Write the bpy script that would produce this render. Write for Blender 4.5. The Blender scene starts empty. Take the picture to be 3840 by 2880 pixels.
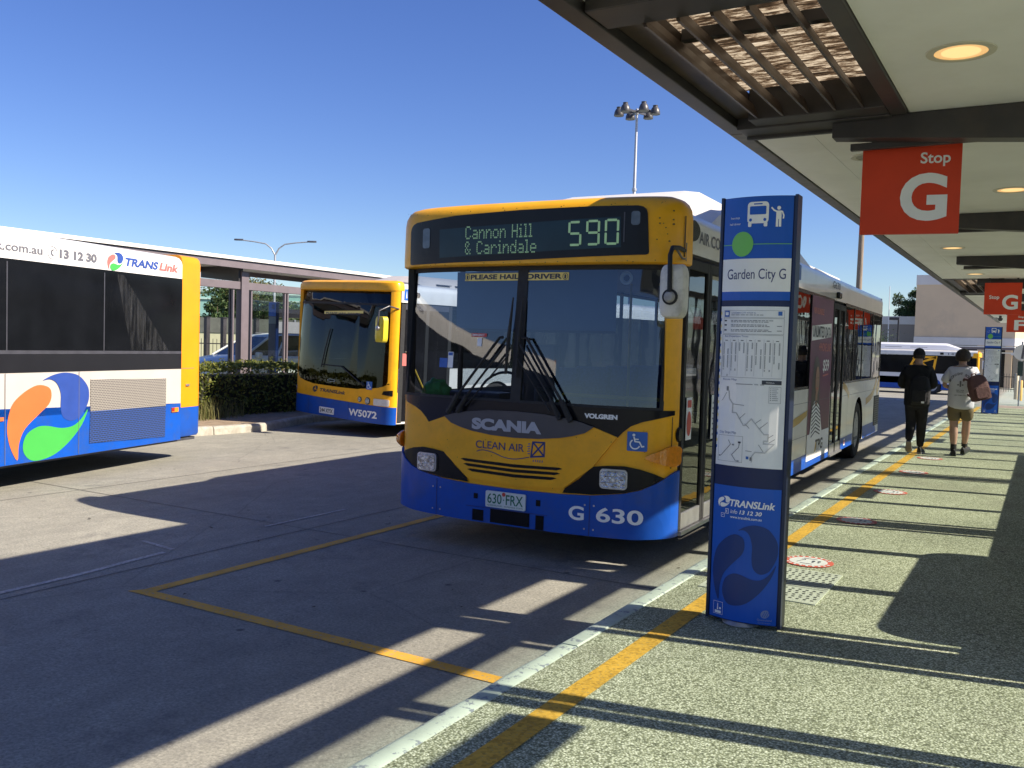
import bpy, bmesh, math, random
from mathutils import Vector, Matrix, noise
random.seed(7)
R = math.radians
scn = bpy.context.scene
COL = scn.collection
# ------------------------------------------------------------------ camera
cam_d = bpy.data.cameras.new("camera")
cam = bpy.data.objects.new("camera", cam_d)
COL.objects.link(cam)
cam_d.sensor_fit = 'HORIZONTAL'
cam_d.sensor_width = 36.0
cam_d.lens = 36.0 * 3398.74 / 3840
cam_d.clip_end = 2000
cam_d.clip_start = 0.05
def cam_axes(p, r, y):
    fw = Vector((math.sin(y)*math.cos(p), math.cos(y)*math.cos(p), math.sin(p)))
    rt = Vector((math.cos(y), -math.sin(y), 0))
    up = rt.cross(fw)
    c, s = math.cos(r), math.sin(r)
    return c*rt + s*up, c*up - s*rt, fw
rt, up, fw = cam_axes(-.0444168, .02945034, -.5313993)
cam.matrix_world = Matrix(((rt.x, up.x, -fw.x, 0.0), (rt.y, up.y, -fw.y, 0.0), (rt.z, up.z, -fw.z, 1.75), (0, 0, 0, 1)))
scn.camera = cam
# ------------------------------------------------------------------ sky and sun
SUN_EL, SUN_AZ = R(37.4), R(11.5)           # azimuth from +X towards +Y
world = bpy.data.worlds.new("World")
scn.world = world
world.use_nodes = True
wn = world.node_tree
wn.nodes.clear()
sky = wn.nodes.new('ShaderNodeTexSky')
sky.sky_type = 'NISHITA'
sky.sun_disc = False
sky.sun_elevation = SUN_EL
sky.sun_rotation = R(90) - SUN_AZ
sky.air_density = 1.0
sky.dust_density = 0.3
sky.ozone_density = 5.0
bg = wn.nodes.new('ShaderNodeBackground')
bg.inputs['Strength'].default_value = 0.073
wo = wn.nodes.new('ShaderNodeOutputWorld')
hs = wn.nodes.new('ShaderNodeHueSaturation')
hs.inputs['Saturation'].default_value = 1.16
hs.inputs['Hue'].default_value = .520
wn.links.new(sky.outputs[0], hs.inputs['Color'])
wn.links.new(hs.outputs[0], bg.inputs[0])
wn.links.new(bg.outputs[0], wo.inputs[0])
sun_d = bpy.data.lights.new("sun", 'SUN')
sun_d.energy = 4.6
sun_d.angle = R(0.5)
sun_d.color = (1.0, 0.90, 0.76)
sun = bpy.data.objects.new("sun", sun_d)
COL.objects.link(sun)
sdir = Vector((math.cos(SUN_EL)*math.cos(SUN_AZ), math.cos(SUN_EL)*math.sin(SUN_AZ), math.sin(SUN_EL)))
sun.rotation_euler = sdir.to_track_quat('Z', 'Y').to_euler()
sun.location = (20, 5, 20)
scn.view_settings.view_transform = 'Standard'
scn.view_settings.look = 'None'
scn.view_settings.gamma = 1.0
scn.view_settings.exposure = 1.06

# ------------------------------------------------------------------ materials
MATS = {}
def nodes_of(name):
    m = bpy.data.materials.new(name)
    m.use_nodes = True
    nt = m.node_tree
    return m, nt, nt.nodes['Principled BSDF']
def rgb(c): return (c[0], c[1], c[2], 1)
def pm(name, base, rough=.5, var=.12, scale=6, bump=0, bscale=40, metal=0, coat=0, emit=None, est=0, spec=.5, dirt=None, dscale=1.5, damt=.5, stretch=None):
    """painted / plain surface with procedural colour variation"""
    if name in MATS: return MATS[name]
    m, nt, p = nodes_of(name)
    N, L = nt.nodes, nt.links
    tc = N.new('ShaderNodeTexCoord')
    co = tc.outputs['Object']
    if stretch:
        mp = N.new('ShaderNodeMapping'); mp.inputs['Scale'].default_value = stretch
        L.new(co, mp.inputs[0]); co = mp.outputs[0]
    nz = N.new('ShaderNodeTexNoise'); nz.inputs['Scale'].default_value = scale; nz.inputs['Detail'].default_value = 5
    L.new(co, nz.inputs['Vector'])
    cr = N.new('ShaderNodeValToRGB')
    cr.color_ramp.elements[0].position = .3; cr.color_ramp.elements[1].position = .7
    cr.color_ramp.elements[0].color = rgb([c*(1-var) for c in base]); cr.color_ramp.elements[1].color = rgb([min(1, c*(1+var)) for c in base])
    L.new(nz.outputs[0], cr.inputs[0])
    out = cr.outputs[0]
    if dirt:
        n2 = N.new('ShaderNodeTexNoise'); n2.inputs['Scale'].default_value = dscale; n2.inputs['Detail'].default_value = 8; n2.inputs['Roughness'].default_value = .7
        L.new(co, n2.inputs['Vector'])
        r2 = N.new('ShaderNodeValToRGB'); r2.color_ramp.elements[0].position = .48; r2.color_ramp.elements[1].position = .72
        r2.color_ramp.elements[0].color = (0, 0, 0, 1); r2.color_ramp.elements[1].color = (damt, damt, damt, 1)
        L.new(n2.outputs[0], r2.inputs[0])
        mx = N.new('ShaderNodeMixRGB'); L.new(r2.outputs[0], mx.inputs[0]); L.new(out, mx.inputs[1]); mx.inputs[2].default_value = rgb(dirt)
        out = mx.outputs[0]
    L.new(out, p.inputs['Base Color'])
    p.inputs['Roughness'].default_value = rough
    p.inputs['Metallic'].default_value = metal
    p.inputs['Coat Weight'].default_value = coat
    p.inputs['Coat Roughness'].default_value = .06
    p.inputs['Specular IOR Level'].default_value = spec
    if bump:
        nb = N.new('ShaderNodeTexNoise'); nb.inputs['Scale'].default_value = bscale; nb.inputs['Detail'].default_value = 4
        L.new(co, nb.inputs['Vector'])
        b = N.new('ShaderNodeBump'); b.inputs['Strength'].default_value = bump; b.inputs['Distance'].default_value = .02
        L.new(nb.outputs[0], b.inputs['Height']); L.new(b.outputs[0], p.inputs['Normal'])
    if emit:
        p.inputs['Emission Color'].default_value = rgb(emit); p.inputs['Emission Strength'].default_value = est
    MATS[name] = m
    return m
def glass(name, tint, refl=1.0, rough=.02, wav=0.0, f0=.07):
    if name in MATS: return MATS[name]
    m, nt, p = nodes_of(name)
    N, L = nt.nodes, nt.links
    N.remove(p)
    out = N['Material Output']
    tr = N.new('ShaderNodeBsdfTransparent'); tr.inputs[0].default_value = rgb(tint)
    gl = N.new('ShaderNodeBsdfGlossy'); gl.inputs['Roughness'].default_value = rough; gl.inputs['Color'].default_value = (refl, refl, refl, 1)
    gn = N.new('ShaderNodeNewGeometry')
    dt = N.new('ShaderNodeVectorMath'); dt.operation = 'DOT_PRODUCT'
    L.new(gn.outputs['Incoming'], dt.inputs[0]); L.new(gn.outputs['Normal'], dt.inputs[1])
    def mth(op, a, b=None):
        q = N.new('ShaderNodeMath'); q.operation = op
        for i, v in enumerate((a, b)):
            if v is None: continue
            if hasattr(v, 'links'): L.new(v, q.inputs[i])
            else: q.inputs[i].default_value = v
        return q.outputs[0]
    c = mth('ABSOLUTE', dt.outputs['Value']); k = mth('POWER', mth('SUBTRACT', 1.0, c), 5.0)
    mu = N.new('ShaderNodeMath'); mu.operation = 'MULTIPLY_ADD'; mu.use_clamp = True
    L.new(k, mu.inputs[0]); mu.inputs[1].default_value = .92; mu.inputs[2].default_value = f0
    mx = N.new('ShaderNodeMixShader')
    L.new(mu.outputs[0], mx.inputs[0]); L.new(tr.outputs[0], mx.inputs[1]); L.new(gl.outputs[0], mx.inputs[2])
    L.new(mx.outputs[0], out.inputs[0])
    if wav:
        nb = N.new('ShaderNodeTexNoise'); nb.inputs['Scale'].default_value = 1.6
        tc = N.new('ShaderNodeTexCoord'); L.new(tc.outputs['Object'], nb.inputs['Vector'])
        b = N.new('ShaderNodeBump'); b.inputs['Strength'].default_value = wav; b.inputs['Distance'].default_value = .03
        L.new(nb.outputs[0], b.inputs['Height']); L.new(b.outputs[0], gl.inputs['Normal'])
    MATS[name] = m
    return m

def ramp(N, L, src, stops):
    cr = N.new('ShaderNodeValToRGB')
    e = cr.color_ramp.elements
    e[0].position, e[0].color = stops[0][0], rgb(stops[0][1])
    e[1].position, e[1].color = stops[-1][0], rgb(stops[-1][1])
    for p_, c_ in stops[1:-1]:
        x = e.new(p_); x.color = rgb(c_)
    L.new(src, cr.inputs[0])
    return cr.outputs[0]
def tex(N, L, co, kind, **kw):
    t = N.new(kind)
    for k, v in kw.items():
        if k in t.inputs: t.inputs[k].default_value = v
        else: setattr(t, k, v)
    L.new(co, t.inputs['Vector'])
    return t
def mix(N, L, f, a, b, mode='MIX'):
    x = N.new('ShaderNodeMixRGB'); x.blend_type = mode
    for i, v in enumerate((f, a, b)):
        if hasattr(v, 'links'): L.new(v, x.inputs[i])
        else: x.inputs[i].default_value = v if i == 0 else rgb(v)
    return x.outputs[0]
def mapping(N, L, co, scale=(1, 1, 1), loc=(0, 0, 0), rot=(0, 0, 0)):
    mp = N.new('ShaderNodeMapping')
    mp.inputs['Scale'].default_value = scale; mp.inputs['Location'].default_value = loc; mp.inputs['Rotation'].default_value = rot
    L.new(co, mp.inputs[0])
    return mp.outputs[0]

def road_material():
    m, nt, p = nodes_of("worn_concrete_road"); N, L = nt.nodes, nt.links
    co = N.new('ShaderNodeTexCoord').outputs['Object']
    big = tex(N, L, co, 'ShaderNodeTexNoise', Scale=.35, Detail=6.0, Roughness=.62)
    base = ramp(N, L, big.outputs[0], [(.3, (.25, .243, .208)), (.55, (.315, .306, .26)), (.75, (.38, .367, .31))])
    fine = tex(N, L, co, 'ShaderNodeTexNoise', Scale=55, Detail=4.0, Roughness=.7)
    base = mix(N, L, .75, base, ramp(N, L, fine.outputs[0], [(.3, (.52, .52, .52)), (.7, (1.3, 1.29, 1.26))]), 'MULTIPLY')
    mid = tex(N, L, mapping(N, L, co, (1, .5, 1)), 'ShaderNodeTexNoise', Scale=5.5, Detail=8.0, Roughness=.75)
    base = mix(N, L, .7, base, ramp(N, L, mid.outputs[0], [(.32, (.74, .74, .75)), (.68, (1.16, 1.15, 1.13))]), 'MULTIPLY')
    wb = tex(N, L, co, 'ShaderNodeTexNoise', Scale=1.4, Detail=6.0)
    ck = tex(N, L, mix(N, L, .12, co, wb.outputs['Color']), 'ShaderNodeTexVoronoi', Scale=.42, feature='DISTANCE_TO_EDGE')
    base = mix(N, L, ramp(N, L, ck.outputs['Distance'], [(.0015, (.35, .35, .35)), (.0045, (0, 0, 0))]), base, (.10, .095, .09))
    grit = tex(N, L, co, 'ShaderNodeTexVoronoi', Scale=110)
    base = mix(N, L, .35, base, ramp(N, L, grit.outputs['Color'], [(.1, (.5, .5, .5)), (.6, (1.2, 1.2, 1.2))]), 'MULTIPLY')
    # tyre-darkened wheel tracks running along the bays
    st = tex(N, L, mapping(N, L, co, (1.1, .06, 1)), 'ShaderNodeTexNoise', Scale=2.2, Detail=4.0)
    base = mix(N, L, ramp(N, L, st.outputs[0], [(.5, (0, 0, 0)), (.72, (.32, .32, .32))]), base, (.19, .185, .16))
    # oil spots
    oil = tex(N, L, co, 'ShaderNodeTexNoise', Scale=1.3, Detail=7.0, Roughness=.75)
    base = mix(N, L, ramp(N, L, oil.outputs[0], [(.57, (0, 0, 0)), (.69, (.62, .62, .62))]), base, (.13, .125, .12))
    # small dark blotches (gum, tar)
    gum = tex(N, L, co, 'ShaderNodeTexVoronoi', Scale=2.3)
    base = mix(N, L, ramp(N, L, gum.outputs['Distance'], [(.035, (.8, .8, .8)), (.075, (0, 0, 0))]), base, (.09, .085, .08))
    # painted gutter along the kerb: pale green rubbed on the concrete
    sx = N.new('ShaderNodeSeparateXYZ'); L.new(co, sx.inputs[0])
    mr = N.new('ShaderNodeMapRange'); mr.inputs['From Min'].default_value = -2.50; mr.inputs['From Max'].default_value = -2.22
    L.new(sx.outputs[0], mr.inputs['Value'])
    mr2 = N.new('ShaderNodeMath'); mr2.operation = 'LESS_THAN'; mr2.inputs[1].default_value = 3.0; L.new(sx.outputs[0], mr2.inputs[0])
    mm = N.new('ShaderNodeMath'); mm.operation = 'MULTIPLY'; L.new(mr.outputs[0], mm.inputs[0]); L.new(mr2.outputs[0], mm.inputs[1])
    gn = N.new('ShaderNodeMath'); gn.operation = 'MULTIPLY'; L.new(mm.outputs[0], gn.inputs[0])
    gw = ramp(N, L, fine.outputs[0], [(.35, (.2, .2, .2)), (.65, (.85, .85, .85))]); L.new(gw, gn.inputs[1])
    base = mix(N, L, gn.outputs[0], base, (.38, .46, .39))
    L.new(base, p.inputs['Base Color'])
    p.inputs['Roughness'].default_value = .88
    p.inputs['Specular IOR Level'].default_value = .25
    b = N.new('ShaderNodeBump'); b.inputs['Strength'].default_value = .35; b.inputs['Distance'].default_value = .006
    L.new(fine.outputs[0], b.inputs['Height']); L.new(b.outputs[0], p.inputs['Normal'])
    return m
def aggregate_material():
    m, nt, p = nodes_of("exposed_aggregate_paving"); N, L = nt.nodes, nt.links
    co = N.new('ShaderNodeTexCoord').outputs['Object']
    wob = tex(N, L, co, 'ShaderNodeTexNoise', Scale=60, Detail=2.0)
    v = tex(N, L, mapping(N, L, co, (1, 1.1, 1)), 'ShaderNodeTexVoronoi', Scale=98)
    col = ramp(N, L, v.outputs['Color'], [(.0, (.12, .13, .09)), (.22, (.30, .325, .235)), (.45, (.47, .50, .375)), (.7, (.63, .665, .51)), (1.0, (.86, .89, .75))])
    gap = ramp(N, L, v.outputs['Distance'], [(.30, (1, 1, 1)), (.62, (.42, .43, .36))])
    col = mix(N, L, 1.0, col, gap, 'MULTIPLY')
    big = tex(N, L, co, 'ShaderNodeTexNoise', Scale=.9, Detail=5.0)
    col = mix(N, L, .75, col, ramp(N, L, big.outputs[0], [(.35, (.80, .82, .76)), (.7, (1.12, 1.12, 1.05))]), 'MULTIPLY')
    st = tex(N, L, co, 'ShaderNodeTexNoise', Scale=.55, Detail=8.0, Roughness=.72)
    col = mix(N, L, ramp(N, L, st.outputs[0], [(.52, (0, 0, 0)), (.70, (.55, .55, .55))]), col, (.17, .165, .12))
    gm = tex(N, L, co, 'ShaderNodeTexVoronoi', Scale=1.7)
    col = mix(N, L, ramp(N, L, gm.outputs['Distance'], [(.030, (.85, .85, .85)), (.055, (0, 0, 0))]), col, (.07, .07, .06))
    L.new(col, p.inputs['Base Color'])
    p.inputs['Roughness'].default_value = .8
    p.inputs['Specular IOR Level'].default_value = .3
    b = N.new('ShaderNodeBump'); b.inputs['Strength'].default_value = .5; b.inputs['Distance'].default_value = .004; b.invert = True
    L.new(v.outputs['Distance'], b.inputs['Height']); L.new(b.outputs[0], p.inputs['Normal'])
    return m
def worn_paint(name, paint, under, scale=26, lo=.36, hi=.44, rough=.75, agg=False):
    m, nt, p = nodes_of(name); N, L = nt.nodes, nt.links
    co = N.new('ShaderNodeTexCoord').outputs['Object']
    n1 = tex(N, L, co, 'ShaderNodeTexNoise', Scale=scale, Detail=8.0, Roughness=.7)
    n2 = tex(N, L, co, 'ShaderNodeTexNoise', Scale=4, Detail=3.0)
    pc = ramp(N, L, n2.outputs[0], [(.3, [c*.82 for c in paint]), (.7, [min(1, c*1.1) for c in paint])])
    f = ramp(N, L, n1.outputs[0], [(lo, (0, 0, 0)), (hi, (1, 1, 1))])
    col = mix(N, L, f, under, pc)
    if agg:
        v = tex(N, L, co, 'ShaderNodeTexVoronoi', Scale=64)
        col = mix(N, L, .8, col, ramp(N, L, v.outputs['Color'], [(.05, (.55, .52, .45)), (.6, (1.1, 1.1, 1.05))]), 'MULTIPLY')
    L.new(col, p.inputs['Base Color']); p.inputs['Roughness'].default_value = rough; p.inputs['Specular IOR Level'].default_value = .3
    b = N.new('ShaderNodeBump'); b.inputs['Strength'].default_value = .4; b.inputs['Distance'].default_value = .004
    L.new(n1.outputs[0], b.inputs['Height']); L.new(b.outputs[0], p.inputs['Normal'])
    return m
def sheet_material():
    """dirty translucent corrugated roof sheet seen from below"""
    m, nt, p = nodes_of("mouldy_translucent_sheet"); N, L = nt.nodes, nt.links
    co = N.new('ShaderNodeTexCoord').outputs['Object']
    n1 = tex(N, L, mapping(N, L, co, (2.2, 20, 1)), 'ShaderNodeTexNoise', Scale=1.6, Detail=9.0, Roughness=.8)
    col = ramp(N, L, n1.outputs[0], [(.42, (.03, .02, .012)), (.50, (.14, .09, .05)), (.555, (.60, .50, .34)), (.74, (.84, .75, .58))])
    L.new(col, p.inputs['Base Color']); p.inputs['Roughness'].default_value = .7
    tr = N.new('ShaderNodeBsdfTranslucent'); L.new(col, tr.inputs[0])
    mx = N.new('ShaderNodeMixShader'); mx.inputs[0].default_value = .62
    L.new(p.outputs[0], mx.inputs[1]); L.new(tr.outputs[0], mx.inputs[2]); L.new(mx.outputs[0], N['Material Output'].inputs[0])
    return m
def leaf_material(name, c1, c2, c3):
    if name in MATS: return MATS[name]
    m, nt, p = nodes_of(name); N, L = nt.nodes, nt.links
    g = N.new('ShaderNodeNewGeometry')
    col = ramp(N, L, g.outputs['Random Per Island'], [(0, c1), (.5, c2), (1, c3)])
    L.new(col, p.inputs['Base Color']); p.inputs['Roughness'].default_value = .55
    p.inputs['Specular IOR Level'].default_value = .3
    tr = N.new('ShaderNodeBsdfTranslucent'); L.new(col, tr.inputs[0])
    mx = N.new('ShaderNodeMixShader'); mx.inputs[0].default_value = .3
    L.new(p.outputs[0], mx.inputs[1]); L.new(tr.outputs[0], mx.inputs[2]); L.new(mx.outputs[0], N['Material Output'].inputs[0])
    MATS[name] = m
    return m
def grid_material(name, c1, c2, sx, sz, thr=.55):
    m, nt, p = nodes_of(name); N, L = nt.nodes, nt.links
    co = N.new('ShaderNodeTexCoord').outputs['Object']
    rx = N.new('ShaderNodeMapping'); rx.inputs['Rotation'].default_value = (R(90), 0, R(90)); L.new(co, rx.inputs[0])
    b = N.new('ShaderNodeTexBrick'); b.inputs['Scale'].default_value = 1; b.inputs['Brick Width'].default_value = sx; b.inputs['Row Height'].default_value = sz
    b.inputs['Mortar Size'].default_value = sz*.17; b.inputs['Color1'].default_value = rgb(c2); b.inputs['Color2'].default_value = rgb(c2); b.inputs['Mortar'].default_value = rgb(c1)
    s = N.new('ShaderNodeSeparateXYZ'); L.new(co, s.inputs[0])
    c = N.new('ShaderNodeCombineXYZ'); L.new(s.outputs[1], c.inputs[0]); L.new(s.outputs[2], c.inputs[1])
    N.remove(rx); L.new(c.outputs[0], b.inputs['Vector'])
    L.new(b.outputs['Color'], p.inputs['Base Color']); p.inputs['Roughness'].default_value = .5
    return m

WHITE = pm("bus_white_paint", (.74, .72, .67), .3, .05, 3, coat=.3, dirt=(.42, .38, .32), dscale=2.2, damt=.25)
YELLOW = pm("bus_yellow_paint", (.95, .45, .014), .38, .05, 3, spec=.3, coat=.1, dirt=(.40, .20, .03), dscale=2.6, damt=.34, bump=.06, bscale=2.2)
SUNYELLOW = pm("bus_yellow_toned_for_sun", (.78, .29, .006), .38, .05, 3, spec=.3, coat=.1, dirt=(.40, .20, .03), dscale=2.6, damt=.3)  # bus yellow darkened for the sunlit left bus, so its tail stays golden
BLUE = pm("bus_blue_paint", (.005, .078, .42), .38, .08, 3, spec=.3, coat=.12, dirt=(.045, .075, .16), dscale=3.2, damt=.5, bump=.06, bscale=2.2)
BLACK = pm("gloss_black_panel", (.009, .009, .011), .25, .2, 5, spec=.22)
RUBBER = pm("black_rubber", (.02, .02, .02), .7, .2, 20, bump=.1)
TYRE = pm("tyre_rubber", (.028, .027, .026), .85, .2, 14, bump=.3, bscale=60)
CHAR = pm("charcoal_plastic", (.055, .055, .065), .4, .15, 8)
SILVER = pm("silver_metal", (.45, .45, .46), .35, .12, 10, metal=.8)
RIM = pm("painted_wheel_rim", (.42, .41, .39), .5, .15, 9, dirt=(.12, .1, .09), dscale=5, damt=.6)
LAMP = pm("ribbed_lamp_glass", (.42, .44, .48), .10, .55, 26, metal=.9, bump=.9, bscale=38, coat=1)
AMBER = pm("amber_lens", (.80, .27, .02), .15, .15, 30, coat=1, bump=.2, bscale=60)
REDL = pm("red_lens", (.5, .02, .015), .2, .1, 30, coat=1)
SIGNRED = pm("red_sign_face", (.68, .058, .02), .45, .06, 4, spec=.3)
SIGNWHITE = pm("white_sign_ink", (.86, .86, .84), .5, .04, 6)
INKDARK = pm("dark_print_ink", (.035, .04, .06), .5, .1, 9)
INKNAVY = pm("navy_print_ink", (.02, .035, .16), .5, .1, 9)
TBLUE = pm("totem_blue_panel", (.006, .095, .50), .35, .08, 3, spec=.35, coat=.08)
TNAVY = pm("totem_navy_panel", (.008, .02, .085), .3, .1, 3, spec=.3, coat=.08)
TDARK = pm("totem_dark_swirl_print", (.008, .04, .19), .35, .08, 3, spec=.35, coat=.08)
TFRAME = pm("navy_aluminium_edge", (.02, .03, .07), .35, .1, 5, metal=.4)
PAPER = pm("timetable_paper", (.80, .81, .82), .3, .05, 3, coat=.6)
GREEND = pm("green_route_dot", (.16, .52, .09), .35, .04, 5)
LED = pm("display_segment", (.34, .52, .27), .5, .1, 20, emit=(.36, .62, .30), est=.08)
DISPG = pm("display_screen", (.010, .028, .036), .15, .2, 4, spec=.3)
PLATEW = pm("number_plate_white", (.66, .70, .68), .4, .05, 9)
PLATEG = pm("number_plate_green_ink", (.02, .16, .09), .4, .1, 9)
STICKY = pm("yellow_sticker", (.88, .70, .20), .5, .06, 9)
STBLUE = pm("blue_sticker", (.02, .12, .45), .4, .06, 9)
STRED = pm("red_sticker", (.55, .05, .04), .4, .08, 9)
ORANGE = pm("orange_logo_vinyl", (.62, .155, .045), .35, .04, 4, coat=.3)
LGREEN = pm("green_logo_vinyl", (.06, .40, .07), .35, .04, 4, coat=.3)
LBLUE = pm("blue_logo_vinyl", (.03, .07, .30), .35, .15, 3, coat=.3)
GREYINK = pm("grey_lettering", (.13, .13, .15), .5, .08, 9)
SALMON = pm("faded_red_lettering", (.52, .15, .13), .5, .06, 9)
PURPLE = pm("purple_advert_print", (.12, .016, .07), .4, .25, 1.2, spec=.3)
SKIN = pm("skin", (.46, .28, .20), .55, .08, 12)
HAIR = pm("dark_brown_hair", (.035, .022, .014), .65, .35, 40, bump=.6, bscale=60)
GL_WIND = glass("windscreen_glass", (.36, .44, .54), wav=.04, f0=.10)
GL_COACH = glass("dark_windscreen_glass", (.035, .05, .075), wav=.04, f0=.03)
GL_SIDE = glass("tinted_bus_window", (.10, .115, .13), wav=.10)
GL_OFF = glass("clear_bus_window", (.62, .68, .72))
GL_SCREEN = glass("clear_screen_glass", (.90, .93, .92))
GL_DARK = pm("dark_opaque_window", (.007, .008, .010), .08, .3, 2, spec=.09)
CANDARK = pm("dark_canopy_steel", (.035, .033, .036), .45, .2, 4, dirt=(.10, .075, .055), dscale=3, damt=.35)
CANBROWN = pm("brown_canopy_channel", (.05, .036, .028), .4, .3, 3, dirt=(.14, .10, .07), dscale=2.5, damt=.5)
MAUVE = pm("mauve_grey_paint", (.155, .128, .138), .45, .08, 5, dirt=(.12, .1, .1), dscale=3, damt=.3)
SOFFIT = pm("cream_soffit_panel", (.88, .88, .83), .6, .05, 1.5, dirt=(.72, .71, .62), dscale=2, damt=.3)
ROOFW = pm("white_roof_sheet", (.74, .72, .68), .5, .06, 3)
CONC = pm("plain_concrete", (.36, .34, .30), .85, .15, 8, bump=.2, bscale=50, dirt=(.18, .16, .14), dscale=3, damt=.4)
GALV = pm("galvanised_steel", (.42, .43, .45), .45, .15, 12, metal=.5)
PAINTY = worn_paint("worn_yellow_road_paint", (.66, .36, .05), (.30, .27, .22), 40, .36, .46)
PAINTA = worn_paint("yellow_line_on_aggregate", (.62, .37, .05), (.33, .27, .12), 60, .33, .45, agg=True)
PAINTW = worn_paint("faded_white_road_paint", (.55, .53, .48), (.32, .30, .27), 30, .42, .56)
KERBP = worn_paint("chipped_pale_green_kerb_paint", (.50, .58, .48), (.22, .25, .27), 17, .40, .44)
KERBC = worn_paint("dirty_kerb_concrete", (.44, .41, .34), (.30, .275, .225), 8, .36, .62)
ROAD = road_material()
AGG = aggregate_material()
SHEET = sheet_material()

# ------------------------------------------------------------------ mesh builder
FONTS = {}
def text2d(s, bold=0.0, shear=0.0, space=1.0):
    key = (s, bold, shear, space)
    if key in FONTS: return FONTS[key]
    cu = bpy.data.curves.new("glyphs", 'FONT')
    cu.body = s; cu.size = 1; cu.offset = bold; cu.shear = shear; cu.space_character = space; cu.resolution_u = 5
    ob = bpy.data.objects.new("glyphs", cu)
    COL.objects.link(ob)
    dg = bpy.context.evaluated_depsgraph_get()
    ev = ob.evaluated_get(dg)
    me = ev.to_mesh()
    vs = [(v.co.x, v.co.y) for v in me.vertices]; fs = [tuple(p.vertices) for p in me.polygons]
    ev.to_mesh_clear()
    bpy.data.objects.remove(ob); bpy.data.curves.remove(cu)
    FONTS[key] = (vs, fs)
    return FONTS[key]
def smooth_poly(pts, n=4):
    o = []; k = len(pts)
    for i in range(k):
        p0, p1, p2, p3 = (Vector(pts[(i+j-1) % k]) for j in range(4))
        for j in range(n):
            t = j/n
            q = .5*((2*p1)+(p2-p0)*t+(2*p0-5*p1+4*p2-p3)*t*t+(3*p1-p0-3*p2+p3)*t**3)
            o.append((q.x, q.y))
    return o
def smooth_line(pts, n=5):
    o = []; k = len(pts)
    for i in range(k-1):
        g = [Vector(pts[max(0, min(k-1, i+j-1))]) for j in range(4)]
        for j in range(n):
            t = j/n
            o.append(.5*((2*g[1])+(g[2]-g[0])*t+(2*g[0]-5*g[1]+4*g[2]-g[3])*t*t+(3*g[1]-g[0]-3*g[2]+g[3])*t**3))
    o.append(Vector(pts[-1]))
    return o
def rrect(x0, y0, x1, y1, r, n=4):
    o = []
    for cx, cy, a in ((x1-r, y1-r, 0), (x0+r, y1-r, 90), (x0+r, y0+r, 180), (x1-r, y0+r, 270)):
        for i in range(n+1):
            t = R(a+90*i/n); o.append((cx+r*math.cos(t), cy+r*math.sin(t)))
    return o
def disc(cx, cy, r, n=20, ry=None):
    ry = ry or r
    return [(cx+r*math.cos(2*math.pi*i/n), cy+ry*math.sin(2*math.pi*i/n)) for i in range(n)]
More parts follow.
